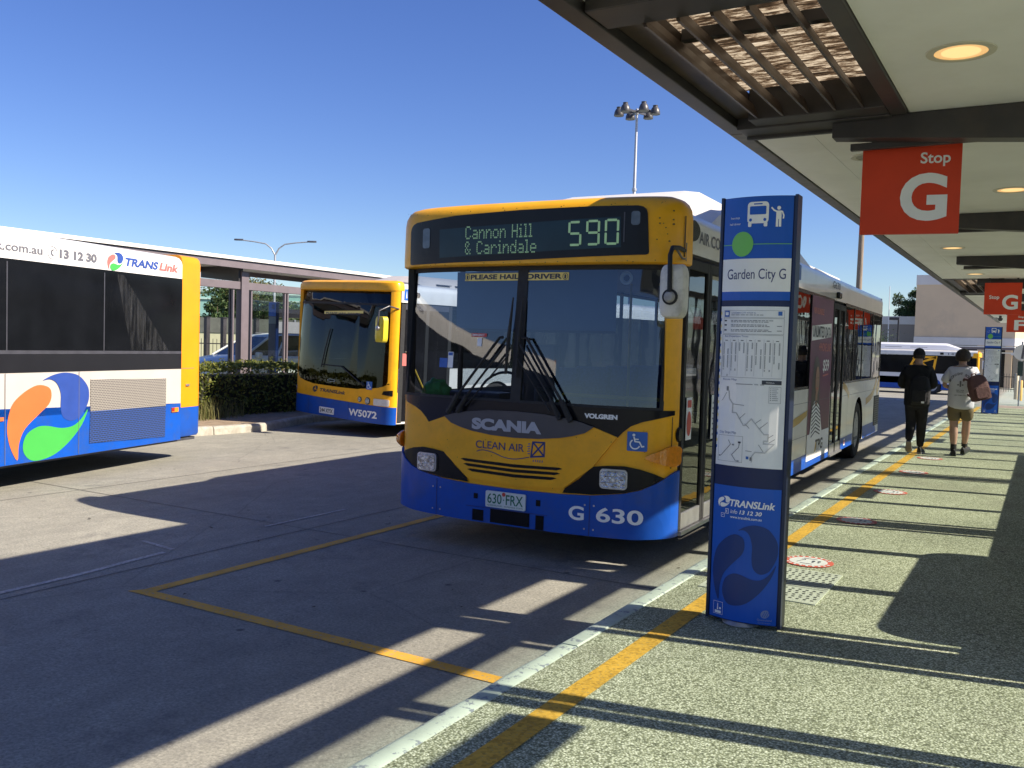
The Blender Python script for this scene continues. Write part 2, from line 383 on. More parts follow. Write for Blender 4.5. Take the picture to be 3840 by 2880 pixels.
class MB:
    def __init__(s, auto=None): s.v = []; s.f = []; s.mi = []; s.mats = []; s.T = None; s.auto = auto; s.k = 0
    def m(s, mat):
        if mat not in s.mats: s.mats.append(mat)
        return s.mats.index(mat)
    def add(s, vs, fs, mat):
        b = len(s.v); k = s.m(mat)
        for p in vs:
            p = Vector(p)
            s.v.append(s.T @ p if s.T else p)
        for f in fs: s.f.append([b+i for i in f]); s.mi.append(k)
    def box(s, x0, x1, y0, y1, z0, z1, mat):
        vs = [(x, y, z) for z in (z0, z1) for y in (y0, y1) for x in (x0, x1)]
        s.add(vs, [(0, 2, 3, 1), (4, 5, 7, 6), (0, 1, 5, 4), (2, 6, 7, 3), (0, 4, 6, 2), (1, 3, 7, 5)], mat)
        return s
    def loft(s, rings, mat, caps=True, closed=True):
        n = len(rings[0]); vs = [p for r in rings for p in r]; fs = []
        for i in range(len(rings)-1):
            for j in range(n if closed else n-1):
                a, b = i*n+j, i*n+(j+1) % n
                fs.append((a, b, b+n, a+n))
        if caps and closed:
            fs.append(tuple(range(n))[::-1]); fs.append(tuple((len(rings)-1)*n+j for j in range(n)))
        s.add(vs, fs, mat)
        return s
    def tube(s, path, r, mat, n=8, caps=True):
        path = [Vector(p) for p in path]
        rs = r if isinstance(r, (list, tuple)) else [r]*len(path)
        rings = []; ref = None
        for i, p in enumerate(path):
            d = (path[min(i+1, len(path)-1)]-path[max(i-1, 0)]).normalized()
            if ref is None: ref = d.orthogonal().normalized()
            a = (ref-d*ref.dot(d)); a = a.normalized() if a.length > 1e-6 else d.orthogonal().normalized()
            ref = a; b = d.cross(a)
            rings.append([p+rs[i]*(math.cos(2*math.pi*k/n)*a+math.sin(2*math.pi*k/n)*b) for k in range(n)])
        return s.loft(rings, mat, caps)
    def lathe(s, prof, mat, c=(0, 0, 0), n=20, axis='Z'):
        c = Vector(c); rings = []
        for r, z in prof:
            ring = []
            for k in range(n):
                t = 2*math.pi*k/n; x, y = r*math.cos(t), r*math.sin(t)
                ring.append(c+Vector({'Z': (x, y, z), 'X': (z, x, y), 'Y': (y, z, x)}[axis]))
            rings.append(ring)
        return s.loft(rings, mat, True)
    def flat(s, pts, mp, mat, off=0.0, cuts=None, wall=None, lift=True):
        """polygon pts (2D) laid on surface mp(a, b, off); cuts = (list of a, list of b) to follow a curve; wall = depth of the edge"""
        cuts = cuts or s.auto
        if lift: s.k += 1; off += (s.k % 6)*.0002
        if cuts and not (cuts[0] or cuts[1]): cuts = None
        if not cuts and wall is None:
            s.add([mp(a, b, off) for a, b in pts], [tuple(range(len(pts)))], mat); return s
        bm = bmesh.new()
        f = bm.faces.new([bm.verts.new((a, b, 0)) for a, b in pts])
        if f.normal.z < 0 or f.calc_area() == 0: pass
        bm.normal_update(); bmesh.ops.triangulate(bm, faces=bm.faces[:])
        if cuts:
            for ax in (0, 1):
                for c in cuts[ax]:
                    no = (1, 0, 0) if ax == 0 else (0, 1, 0); co = (c, 0, 0) if ax == 0 else (0, c, 0)
                    bmesh.ops.bisect_plane(bm, geom=bm.verts[:]+bm.edges[:]+bm.faces[:], plane_co=co, plane_no=no, dist=1e-6)
        bmesh.ops.recalc_face_normals(bm, faces=bm.faces[:])
        bm.verts.index_update()
        vs = [mp(v.co.x, v.co.y, off) for v in bm.verts]; fs = [tuple(v.index for v in q.verts) for q in bm.faces]
        if wall is not None:
            n = len(vs); vs += [mp(v.co.x, v.co.y, wall) for v in bm.verts]
            for e in bm.edges:
                if len(e.link_faces) == 1: a, b = e.verts[0].index, e.verts[1].index; fs.append((a, b, b+n, a+n))
        bm.free()
        s.add(vs, fs, mat)
        return s
    def text(s, st, box, mp, mat, off=0.0, bold=0.0, shear=0.0, space=1.0, keep=False):
        """lettering fitted to box (a0, b0, a1, b1); keep: keep the letters' aspect, centred"""
        vs, fs = text2d(st, bold, shear, space)
        if not vs: return s
        s.k += 1; off += (s.k % 6)*.0002
        x0, x1 = min(v[0] for v in vs), max(v[0] for v in vs); y0, y1 = min(v[1] for v in vs), max(v[1] for v in vs)
        a0, b0, a1, b1 = box
        sx, sy = (a1-a0)/max(x1-x0, 1e-6), (b1-b0)/max(y1-y0, 1e-6)
        ox = oy = 0
        if keep:
            k = min(sx, sy); ox = ((a1-a0)-k*(x1-x0))/2; oy = ((b1-b0)-k*(y1-y0))/2; sx = sy = k
        s.add([mp(a0+ox+(x-x0)*sx, b0+oy+(y-y0)*sy, off) for x, y in vs], fs, mat)
        return s
    def line(s, pts, w, mp, mat, off=0.0, cuts=None):
        """a painted or printed line of width w: one mitred strip, no overlapping pieces"""
        P = [Vector(p) for p in pts]; P = [p for i, p in enumerate(P) if i == 0 or (p-P[i-1]).length > 1e-6]
        if len(P) < 2: return s
        s.k += 1; off += (s.k % 6)*.00025
        closed = (P[0]-P[-1]).length < 1e-6 and len(P) > 3
        if closed: P = P[:-1]
        n = len(P); L_, R_ = [], []
        for i in range(n):
            d0 = (P[i]-P[i-1]) if (i > 0 or closed) else (P[1]-P[0]); d1 = (P[(i+1) % n]-P[i]) if (i < n-1 or closed) else (P[-1]-P[-2])
            d0, d1 = d0.normalized(), d1.normalized(); t = d0+d1
            t = t.normalized() if t.length > .05 else d1
            m = Vector((-t.y, t.x)); k = w/2/max(.45, abs(m.dot(Vector((-d1.y, d1.x)))))
            L_.append(P[i]+m*k); R_.append(P[i]-m*k)
        for i in range(n if closed else n-1):
            j = (i+1) % n; s.flat([tuple(L_[i]), tuple(R_[i]), tuple(R_[j]), tuple(L_[j])], mp, mat, off, cuts, lift=False)
        return s
    def build(s, name, parent=None, smooth=None, bevel=0, segs=2):
        me = bpy.data.meshes.new(name)
        me.from_pydata([tuple(v) for v in s.v], [], s.f)
        for m_ in s.mats: me.materials.append(m_)
        me.polygons.foreach_set('material_index', s.mi)
        me.validate(); me.update()
        if smooth is not None:
            me.shade_smooth(); me.set_sharp_from_angle(angle=R(smooth))
        o = bpy.data.objects.new(name, me); COL.objects.link(o)
        if parent: o.parent = parent
        if bevel:
            b = o.modifiers.new('bevel', 'BEVEL'); b.width = bevel; b.segments = segs; b.limit_method = 'ANGLE'; b.angle_limit = R(35)
        return o
def fixn(o):
    bm = bmesh.new(); bm.from_mesh(o.data); bmesh.ops.recalc_face_normals(bm, faces=bm.faces[:]); bm.to_mesh(o.data); bm.free(); return o
def tag(o, label=None, cat=None, group=None, kind=None):
    if label: o['label'] = label
    if cat: o['category'] = cat
    if group: o['group'] = group
    if kind: o['kind'] = kind
    return o
def thing(name, label, cat, loc=(0, 0, 0), rz=0, group=None):
    o = bpy.data.objects.new(name, None); COL.objects.link(o); o.empty_display_size = .2
    o.location = loc; o.rotation_euler = (0, 0, rz)
    return tag(o, label, cat, group)
def copy_tree(o, parent=None):
    c = o.copy(); COL.objects.link(c)
    if parent: c.parent = parent
    for ch in list(o.children): copy_tree(ch, c)
    return c
def gz(y): return 0.0 if y < 36 else (-.65*min(1, (y-36)/22))
def frange(a, b, n): return [a+(b-a)*i/n for i in range(n+1)]
XZ = lambda x0=0, y0=0, z0=0: (lambda a, b, o: (x0+a, y0-o, z0+b))       # faces -Y
YZ = lambda x0=0, y0=0, z0=0: (lambda a, b, o: (x0+o, y0+a, z0+b))       # faces +X
XY = lambda z0=0: (lambda a, b, o: (a, b, z0+o))
# logo of three teardrops in a unit box, measured on the grey-and-blue flank
_or = [(8.81, .34), (8.71, .50), (8.67, .71), (8.73, .93), (8.88, 1.06), (9.08, 1.14), (9.25, 1.11), (9.29, 1.02), (9.25, .92), (9.11, .82), (8.91, .67), (8.83, .51)]
_bl = [(9.16, 1.19), (9.32, 1.25), (9.51, 1.27), (9.71, 1.23), (9.85, 1.11), (9.88, 1.0), (9.86, .9), (9.79, .80), (9.72, .74), (9.59, .71), (9.47, .76), (9.43, .87), (9.43, 1.03), (9.37, 1.15), (9.27, 1.2)]
_gr = [(9.86, .83), (9.77, .66), (9.59, .49), (9.37, .36), (9.16, .31), (9.0, .32), (8.9, .41), (8.89, .52), (8.95, .62), (9.09, .68), (9.23, .68), (9.44, .64), (9.62, .65), (9.75, .72)]
def swirl(mb, mp, cx, cy, h, mats, off, wx=1.0):
    k = h/.98
    for pts, mt in zip((_or, _bl, _gr), mats):
        mb.flat([(cx+(x-9.27)*k*wx, cy+(z-.79)*k) for x, z in smooth_poly(pts, 4)], mp, mt, off, cuts=mb.auto or ([], []))
def wheelchair(mb, mp, x0, z0, w, off, bgm=STBLUE, fg=SIGNWHITE):
    mb.flat(rrect(x0, z0, x0+w, z0+w, w*.06), mp, bgm, off)
    P = lambda a, b: (x0+a*w, z0+b*w); o2 = off+.002
    mb.flat(disc(*P(.33, .83), w*.075, 12), mp, fg, o2)
    mb.line([P(.34, .74), P(.40, .50), P(.62, .48), P(.74, .24), P(.86, .27)], w*.075, mp, fg, o2)
    mb.line([P(.38, .62), P(.58, .62)], w*.06, mp, fg, o2)
    arc = [P(.40+.24*math.cos(R(t)), .36+.24*math.sin(R(t))) for t in range(120, 345, 20)]
    mb.line(arc, w*.07, mp, fg, o2)
# ================================================================== THE SETTING
def sheet(name, xs, yf, mat, zf, kind='structure'):
    mb = MB(); vs = [(x, y, zf(x, y)) for y in yf for x in xs]; n = len(xs)
    mb.add(vs, [(j*n+i, j*n+i+1, (j+1)*n+i+1, (j+1)*n+i) for j in range(len(yf)-1) for i in range(n-1)], mat)
    return tag(mb.build(name), kind=kind)
sheet('road', [-600, -120, -40, -12, -6, -2, 6, 60, 600], [-300, -40, -10, 0, 10, 20, 30, 36, 39, 42, 45, 48, 51, 54, 58, 80, 140, 800], ROAD, lambda x, y: gz(y))
PY0, PY1 = -14, 33.2
# platform
mb = MB(); mb.box(-2.07, 9, PY0, PY1, -.2, .15, AGG)
tag(mb.build('platform'), kind='structure')
# kerb stones, each with a rubbed and slightly uneven edge
mb = MB(); y = PY0
rk = random.Random(3)
while y < PY1:
    y2 = min(y+1.83, PY1); dz = rk.uniform(-.003, .003); c = .022+rk.uniform(0, .012)
    a, b = y+.004, y2-.004
    prof = [(-2.215, -.2), (-2.205, .15-c+dz), (-2.19+c*.3, .15-c*.25+dz), (-2.16, .151+dz), (-2.082, .153+dz), (-2.073, .146), (-2.073, -.2)]
    ys = frange(a, b, 9)
    mb.loft([[(x+(rk.uniform(-.004, .004) if i in (1, 2) else 0), yy, z+(rk.uniform(-.003, .003) if i in (1, 2) else 0)) for i, (x, z) in enumerate(prof)] for yy in ys], KERBP)
    y = y2
tag(fixn(mb.build('kerb', smooth=40)), kind='structure')
# painted lines
mb = MB()
mb.flat([(-5.28, 3.93), (-5.12, 3.93), (-5.12, 30), (-5.22, 30), (-5.22, 4.02)], XY(.004), PAINTY)
mb.flat([(-5.12, 3.93), (-2.24, 3.93), (-2.24, 4.03), (-5.12, 4.03)], XY(.004), PAINTY)
tag(mb.build('bay_marking'), kind='structure')
mb = MB()
ln = smooth_line([(-5.80, 2.2), (-5.86, 2.9), (-5.89, 3.41), (-5.91, 4.0), (-5.96, 4.41), (-6.0, 4.8)], 4)
mb.line([(p.x, p.y) for p in ln], .055, XY(.004), PAINTW)
mb.line([(-6.47, 4.96), (-6.02, 4.90)], .04, XY(.004), PAINTW)
mb.line([(-6.12, 6.0), (-6.12, 7.1)], .035, XY(.004), PAINTW)
for i in range(5): mb.line([(-7.4-.6*i, 38.4), (-7.0-.6*i, 38.4)], .5, XY(gz(38.4)+.02), PAINTW)
for i in range(6): mb.line([(-6.2+.9*i, 40.6), (-5.75+.9*i, 40.6)], .6, XY(gz(40.6)+.03), PAINTW)
tag(mb.build('white_marking'), kind='structure')
mb = MB()
mb.flat([(-1.85, PY0), (-1.73, PY0), (-1.73, PY1-.3), (-1.85, PY1-.3)], XY(.154), PAINTA)
tag(mb.build('platform_line'), kind='structure')
# joints between the concrete slabs
mb = MB(); J = pm("dark_slab_joint", (.12, .11, .10), .9, .2, 9)
for yy in (-2.1, 6.15, 14.4, 22.6): mb.flat([(-12.3, yy), (-2.3, yy), (-2.3, yy+.012), (-12.3, yy+.012)], XY(.003), J)
for xx in (-9.1, -5.75): mb.flat([(xx, -6), (xx+.012, -6), (xx+.012, 30), (xx, 30)], XY(.003), J)
tag(mb.build('road_joint'), kind='structure')
# scraps of leaf and bark lying about
mb = MB(); rl = random.Random(21); LIT = pm("dry_brown_leaf", (.055, .04, .025), .9, .4, 9)
for i in range(60):
    x, y = rl.uniform(-8, -2.4), rl.uniform(1.8, 12); s_ = rl.uniform(.008, .028); a = rl.uniform(0, 6.28)
    if i > 44: x, y = rl.uniform(-2.4, -2.24), rl.uniform(1.8, 9)
    mb.add([(x+s_*k*math.cos(a+t), y+s_*k*math.sin(a+t), .006+.004*rl.random()) for t, k in ((0, 1.2), (1.3, .5), (2.6, .9), (3.8, .6), (5.0, .45))], [(0, 1, 2, 3, 4)], LIT)
tag(mb.build('leaf_litter'), kind='stuff')
# island on the left with its stepped kerb
ISL = [(-14.3, -3), (-12.35, 12.0), (-13.0, 14.06), (-13.0, 40), (-17.2, 40), (-17.2, -3)]
EARTH = pm("dry_brown_verge", (.27, .20, .13), .95, .3, 5, bump=.4, bscale=25, dirt=(.36, .30, .22), dscale=7, damt=.6)
mb = MB()
inner = [(-14.47, -3), (-12.53, 11.98), (-13.17, 14.04), (-13.17, 40), (-17.2, 40), (-17.2, -3)]
mb.flat(inner, XY(.14), EARTH)
tag(mb.build('island_verge'), kind='structure')
mb = MB()
def kerbrun(p, q, seg=1.0):
    p, q = Vector(p), Vector(q); L_ = (q-p).length; d = (q-p)/L_; n = Vector((d.y, -d.x)); k = max(1, round(L_/seg))
    for i in range(k):
        a, b = p+d*(L_*i/k+.006), p+d*(L_*(i+1)/k-.006); h = .15+random.uniform(-.006, .006)
        prof = [(.0, -.1), (-.015, h-.035), (-.045, h), (-.17, h), (-.17, -.1)]
        mb.loft([[(c.x+n.x*o, c.y+n.y*o, z) for o, z in prof] for c in (a, b)], KERBC)
kerbrun((-14.3, -3), (-12.35, 12.0)); kerbrun((-12.35, 12.0), (-13.0, 14.06)); kerbrun((-13.0, 14.06), (-13.0, 40))
tag(fixn(mb.build('island_kerb', bevel=.012)), kind='structure')
# pink pavement past the end of the platform and the raised walk beyond the far road
PINK = pm("pinkish_pavement", (.40, .31, .26), .9, .12, 5, dirt=(.25, .2, .18), dscale=2, damt=.4)
mb = MB(); mb.box(-2.0, 14, PY1+.02, 37.5, -.1, .03, PINK)
tag(mb.build('pavement'), kind='structure')

# ================================================================== THE CANOPY
CAN = thing('platform_canopy', 'long dark-framed canopy with cream soffit and louvred bays over the platform', 'canopy', (-2.1, 16, 0), R(-.18))
def cb(name, fn, mat=None, **kw):
    mb = MB(); mb.T = Matrix.Translation((2.1, -16, 0)); fn(mb); return mb.build(name, CAN, **kw)
CY0 = 0.6
BAYS = ((4.42, 6.72), (22.0, 26.3))
def roof(mb):
    x0, x1 = -2.06, 1.26
    ys = [(CY0, 4.42), (6.72, 22.0), (26.3, 48.7)]
    for a, b in ys: mb.box(x0, x1, a, b, 3.48, 3.56, ROOFW)
    for a, b in BAYS: mb.box(-.93, x1, a, b, 3.48, 3.56, ROOFW)
cb('roof', roof)
def fascia(mb):
    mb.box(-2.17, -2.05, CY0, 6.95, 3.415, 3.57, CANDARK)
    mb.box(-2.17, -2.05, 6.96, 48.7, 3.415, 3.565, pm("grey_fascia", (.10, .095, .09), .5, .25, 8, dirt=(.2, .17, .14), dscale=9, damt=.5))
    mb.box(-2.05, 1.255, CY0, CY0+.08, 3.42, 3.56, CANDARK); mb.box(1.255, 1.33, CY0, 48.7, 3.45, 3.565, CANDARK)
    mb.box(-2.05, 1.255, 48.62, 48.7, 3.42, 3.56, SOFFIT)
cb('fascia', fascia, bevel=.006)
for a, b in ((6.98, 11.6), (11.608, 16.6), (16.608, 21.6), (26.5, 31.6), (31.608, 36.6), (36.608, 41.6), (41.608, 48.6)):
    cb('soffit_panel', lambda mb: (mb.box(-2.03, -1.604, a, b, 3.42, 3.455, SOFFIT), mb.box(-1.6, 1.25, a, b, 3.42, 3.455, SOFFIT)))
cb('soffit_panel', lambda mb: mb.box(-.86, 1.25, CY0+.1, 6.9, 3.42, 3.455, SOFFIT))
cb('soffit_panel', lambda mb: mb.box(-.86, 1.25, 21.9, 26.49, 3.42, 3.455, SOFFIT))
cb('dark_panel', lambda mb: mb.box(-2.03, -.95, CY0+.1, 3.6, 3.44, 3.47, CANDARK))
for i, (a, b) in enumerate(BAYS):
    def frame(mb):
        mb.box(-.97, -.865, a-.2, b+.02, 3.395, 3.60, CANDARK)
        mb.box(-2.04, -.975, b, b+.25, 3.39, 3.60, CANDARK)
        mb.box(-2.04, -.975, b+.254, b+.30, 3.37, 3.45, CANDARK)
        mb.box(-2.04, -.975, a-.28, a, 3.42, 3.60, CANDARK)
        mb.box(-2.045, -1.90, a+.004, b-.004, 3.47, 3.60, CANBROWN)
        mb.box(-1.895, -.975, a+(b-a)*.30, a+(b-a)*.30+.06, 3.545, 3.615, CANDARK)
        mb.box(-1.895, -.975, b-.22, b-.01, 3.40, 3.62, CANDARK)
    cb('louvre_frame', frame, bevel=.006)
    def blades(mb):
        for x in (-1.83, -1.65, -1.475, -1.295, -1.115):
            pr = [(x-.006, 3.405), (x+.012, 3.403), (x+.002, 3.44), (x-.030, 3.51), (x-.045, 3.51)]
            mb.loft([[(px, yy, z) for px, z in pr] for yy in (a+.004, b-.225)], CANBROWN)
    cb('louvre', lambda mb: blades(mb))
    def sh(mb):
        xs = frange(-1.99, -.94, 90)
        mb.loft([[(x, yy, 3.625+.009*math.sin(yy*2*math.pi/.076)) for x in (-2.05, -.92)] for yy in frange(a-.1, b-.15, 300)], SHEET, caps=False, closed=False)
    cb('translucent_sheet', sh, smooth=60)
for k in range(-1, 9):
    yb = 6.80+5.0*k
    def br(mb):
        pts = [(-1.37, 3.29), (1.16, 3.07), (1.16, 3.418), (-1.37, 3.418)]
        mb.loft([[(x, yy, z) for x, z in pts] for yy in (yb, yb+.15)], CANDARK)
        mb.box(-1.27, 1.1, yb+.155, yb+.20, 3.22, 3.27, CANDARK); mb.box(.93, 1.14, yb+.152, yb+.42, 3.02, 3.418, CANDARK)  # second box: unseen block, sized to cut sunlight through the clerestory
    cb('bracket_beam', br, bevel=.005)
LENS = pm("warm_downlight_lens", (.9, .7, .4), .5, .08, 12, emit=(1.0, .62, .25), est=.50)
LENS2 = pm('warm_downlight_rim_glow', (.8, .6, .35), .5, .08, 12, emit=(1.0, .56, .2), est=.34)
LENSOFF = pm("dull_downlight_lens", (.35, .33, .25), .4, .1, 12)
RING = pm("cream_trim_ring", (.60, .58, .46), .4, .05, 9)
for x, y, on in ((-.45, 5.57, 1), (-1.32, 8.2, 0), (-1.32, 13.3, 1), (-1.32, 15.49, 1), (-1.32, 20.42, 1), (-1.32, 19.31, 0), (-.35, 10.3, 1), (-1.32, 28.4, 1), (-1.32, 33.4, 1)):
    mb = MB(); mb.T = Matrix.Translation((2.1, -16, 0))
    mb.lathe([(.138, 3.4195), (.135, 3.414), (.175, 3.4135), (.178, 3.4195)], RING, (x, y, 0), 40)
    dl = fixn(mb.build('downlight', CAN, smooth=40))
    mb = MB(); mb.T = Matrix.Translation((2.1, -16, 0))
    mb.lathe([(.001, 3.416), (.09, 3.4162), (.10, 3.4165)], LENS if on else LENSOFF, (x, y, 0), 40); mb.lathe([(.101, 3.4165), (.125, 3.417), (.1385, 3.419)], LENS2 if on else LENSOFF, (x, y, 0), 40)
    fixn(mb.build('lens', dl, smooth=40))

# screens: columns, mullions, transom, low panel; used on both platforms
PN = lambda y: 5.3 < y < 17.3
MW = lambda y: 1.6 if 3 < y < 4.6 else 1.0
def screen_wall(label, x, cols, pitch, y0, y1, zb, steel, panel, name_panels=(), face=1):
    t = thing('glazed_screen', label, 'glass screen', (x, (y0+y1)/2, 0))
    def part(name, fn, par=t, **kw):
        mb = MB(); mb.T = Matrix.Translation((-x, -(y0+y1)/2, 0)); fn(mb); return mb.build(name, par, **kw)
    if panel: part('low_panel', lambda mb: mb.box(x-.03, x+.03, 5.35, 17.45, zb, zb+1.03, panel))
    part('transom', lambda mb: mb.box(x-.065, x+.075, y0, y1, zb+2.70, zb+2.815, steel), bevel=.006)
    for k in cols:
        yc = k
        if y0 < yc < y1: part('column', lambda mb: (mb.box(x-.10, x+.12, yc-.15, yc+.15, zb, zb+2.69, steel), mb.box(x-.06, x+.07, yc-.13, yc+.13, zb+2.86, zb+3.26, steel)), bevel=.006)
        for s in (-.235, .235):
            if y0 < yc+s < y1: part('mullion', lambda mb: mb.box(x-.035, x+.035, yc+s-.035, yc+s+.035, zb+(1.035 if panel and PN(yc+s) else 0), zb+2.695, steel))
        for f in (1/3, 2/3):
            ym = yc+pitch*f
            if y0 < ym < y1:
                part('mullion', lambda mb: (mb.box(x-.045, x+.045, ym-.064*MW(ym), ym-.009*MW(ym), zb+(1.035 if panel and PN(ym) else 0), zb+2.695, steel), mb.box(x-.045, x+.045, ym+.009*MW(ym), ym+.064*MW(ym), zb+(1.035 if panel and PN(ym) else 0), zb+2.695, steel)))
        a, b = yc+.225, yc+pitch-.225
        if a > y0 and b < y1: part('glass_pane', lambda mb: mb.box(x-.006, x+.006, a, b, zb+((1.04 if PN(b) else .02) if panel else .25), zb+2.69, GL_SCREEN))
    for yc in name_panels:
        part('name_panel', lambda mb: mb.box(x-.05, x-.02, yc-.44, yc+.44, zb+2.02, zb+2.275, SIGNRED))
    return t
screen_wall('dark steel and glass screen along the back of the platform under the canopy', 1.02, [5.5+4.08*k for k in range(-2, 11)], 4.08, .4, 48, .15, CANDARK, pm("solid_low_panel", (.12, .12, .12), .5, .1, 5), (3.5, 11.62, 19.42))
mb = MB()  # unseen board, added and shaped to cast the rounded shadow on the paving
mb.flat(rrect(-1.33, .0, 1.33, 1.29, .24, 6), lambda a, b, o: (o, a, b), CHAR, 0, wall=.07)
mb.flat(rrect(-1.33, .0, 1.33, 1.29, .24, 6), lambda a, b, o: (o, a, b), CHAR, .07)
o = mb.build('unseen_shadow_board'); o.location = (.86, 7.12, .15); tag(fixn(o), 'unseen rounded board added to cast the broad shadow on the platform paving', 'shadow caster')

# hanging stop signs
def stop_sign(label, loc, w, h, fn, rz=0):
    t = thing('hanging_stop_sign', label, 'sign', loc, rz, 'red stop signs hung from the canopy')
    mb = MB(); mb.box(-w/2, w/2, -.022, .022, 0, h, SIGNRED); fn(mb, XZ(0, -.022, 0)); fn(mb, lambda a, b, o: (-a, .022+o, b))
    mb.build('sign_face', t)
    mb = MB()
    for x in (-w*.38, w*.38): mb.box(x-.02, x+.02, -.012, .012, h, h+.10, CANDARK)
    mb.build('hanger', t)
def s1(mb, mp):
    mb.text("Stop", (.06, .47, .255, .58), mp, SIGNWHITE, .003, bold=.018, keep=True)
    mb.text("G", (-.065, .09, .245, .43), mp, SIGNWHITE, .003, bold=.035)
stop_sign('red Stop G sign nearest, hanging under the first dark bracket beam', (-.905, 7.12, 2.625), .655, .655, s1, R(9))
def s2(mb, mp):
    mb.text("Stop", (-.28, .30, -.04, .40), mp, SIGNWHITE, .003, bold=.02, keep=True)
    mb.text("G", (-.01, .10, .28, .41), mp, SIGNWHITE, .003, bold=.03)
stop_sign('smaller red Stop G sign further along the canopy, above the far blue totem', (-.84, 21.55, 2.66), .69, .66, s2)
def s3(mb, mp):
    mb.text("Stop", (-.10, .42, .17, .50), mp, SIGNWHITE, .003, bold=.02, keep=True)
    mb.text("F", (-.14, .06, .18, .37), mp, SIGNWHITE, .003, bold=.03)
stop_sign('red Stop F sign partly hidden behind the smaller Stop G sign', (-.76, 31.9, 2.56), .69, .66, s3)
# camera dome under the far soffit
mb = MB(); mb.lathe([(.001, -.12), (.06, -.10), (.09, -.04), (.09, 0), (.05, .02), (.05, .1)], CHAR, (0, 0, 0), 16); mb.box(-.25, -.09, -.05, .05, -.05, .03, GALV)
o = mb.build('security_camera', smooth=40); o.location = (-1.62, 40.2, 3.30); tag(o, 'small dome security camera below the far end of the canopy soffit', 'camera')
# floor stickers
for i, (yy, lb) in enumerate(((7.08, 'round red and white floor sticker beside the tactile plate'), (9.12, 'second round floor sticker, on the wide column shadow'), (11.31, 'round floor sticker half covered by a square shadow'), (13.45, 'round floor sticker fourth from the near totem'), (15.47, 'round white floor sticker by the walking pair'))):
    mb = MB()
    mb.flat(disc(0, 0, .185, 32), XY(0), pm("red_floor_sticker", (.62, .13, .08), .6, .1, 12)); mb.flat(disc(0, 0, .14, 32), XY(.001), pm("white_floor_sticker", (.68, .70, .66), .6, .08, 12, dirt=(.4, .4, .36), dscale=12, damt=.5))
    for k in range(22):
        t = 2*math.pi*k/22
        if k % 11 > 1: mb.flat([(math.cos(t+d)*r, math.sin(t+d)*r) for r, d in ((.150, -.06), (.174, -.06), (.174, .05), (.150, .05))], XY(.002), SIGNWHITE)
    mb.line([(-.075, -.06), (-.035, .055)], .006, XY(.002), INKDARK); mb.line([(-.06, .05), (-.035, .055), (-.028, .03)], .006, XY(.002), INKDARK)
    for cx, cy in ((.035, .0), (.075, .012)): mb.flat(disc(cx, cy+.016, .013, 10, .022), XY(.002), INKDARK); mb.flat(disc(cx, cy-.026, .010, 10, .011), XY(.002), INKDARK)
    for z_, w_ in ((.085, .05), (-.085, .045)): mb.line([(-w_, z_), (w_, z_)], .010, XY(.002), INKDARK)
    o = mb.build('floor_sticker'); o.location = (-1.49, yy, .156); tag(o, lb, 'sticker', 'round floor stickers along the platform')
# ribbed plate set in the paving
mb = MB(); PL = pm("pale_green_tactile_plate", (.46, .50, .39), .7, .08, 9, bump=.2, bscale=70, dirt=(.3, .32, .25), dscale=8, damt=.4); HOLE = pm("dark_plate_hole", (.05, .055, .045), .9, .1, 9)
mb.box(-1.95, -1.185, 5.88, 6.79, .15, .157, PL)
for j in range(7):
    for i in range(16):
        for yb in (5.93, 6.42):
            x, yy = -1.92+.046*i+.008*(j % 2), yb+.05*j+.02
            if yy < 6.78 and x < -1.2 and not (6.22 < yy < 6.41): mb.flat([(x, yy-.008), (x+.02, yy-.008), (x+.02, yy+.010), (x, yy+.010)], XY(.159), HOLE)
for j in range(4): mb.flat([(-1.94, 6.255+.045*j), (-1.19, 6.255+.045*j), (-1.19, 6.262+.045*j), (-1.94, 6.262+.045*j)], XY(.159), HOLE)
tag(mb.build('tactile_plate'), 'pale green perforated plate set in the paving beside the near totem', 'floor plate')

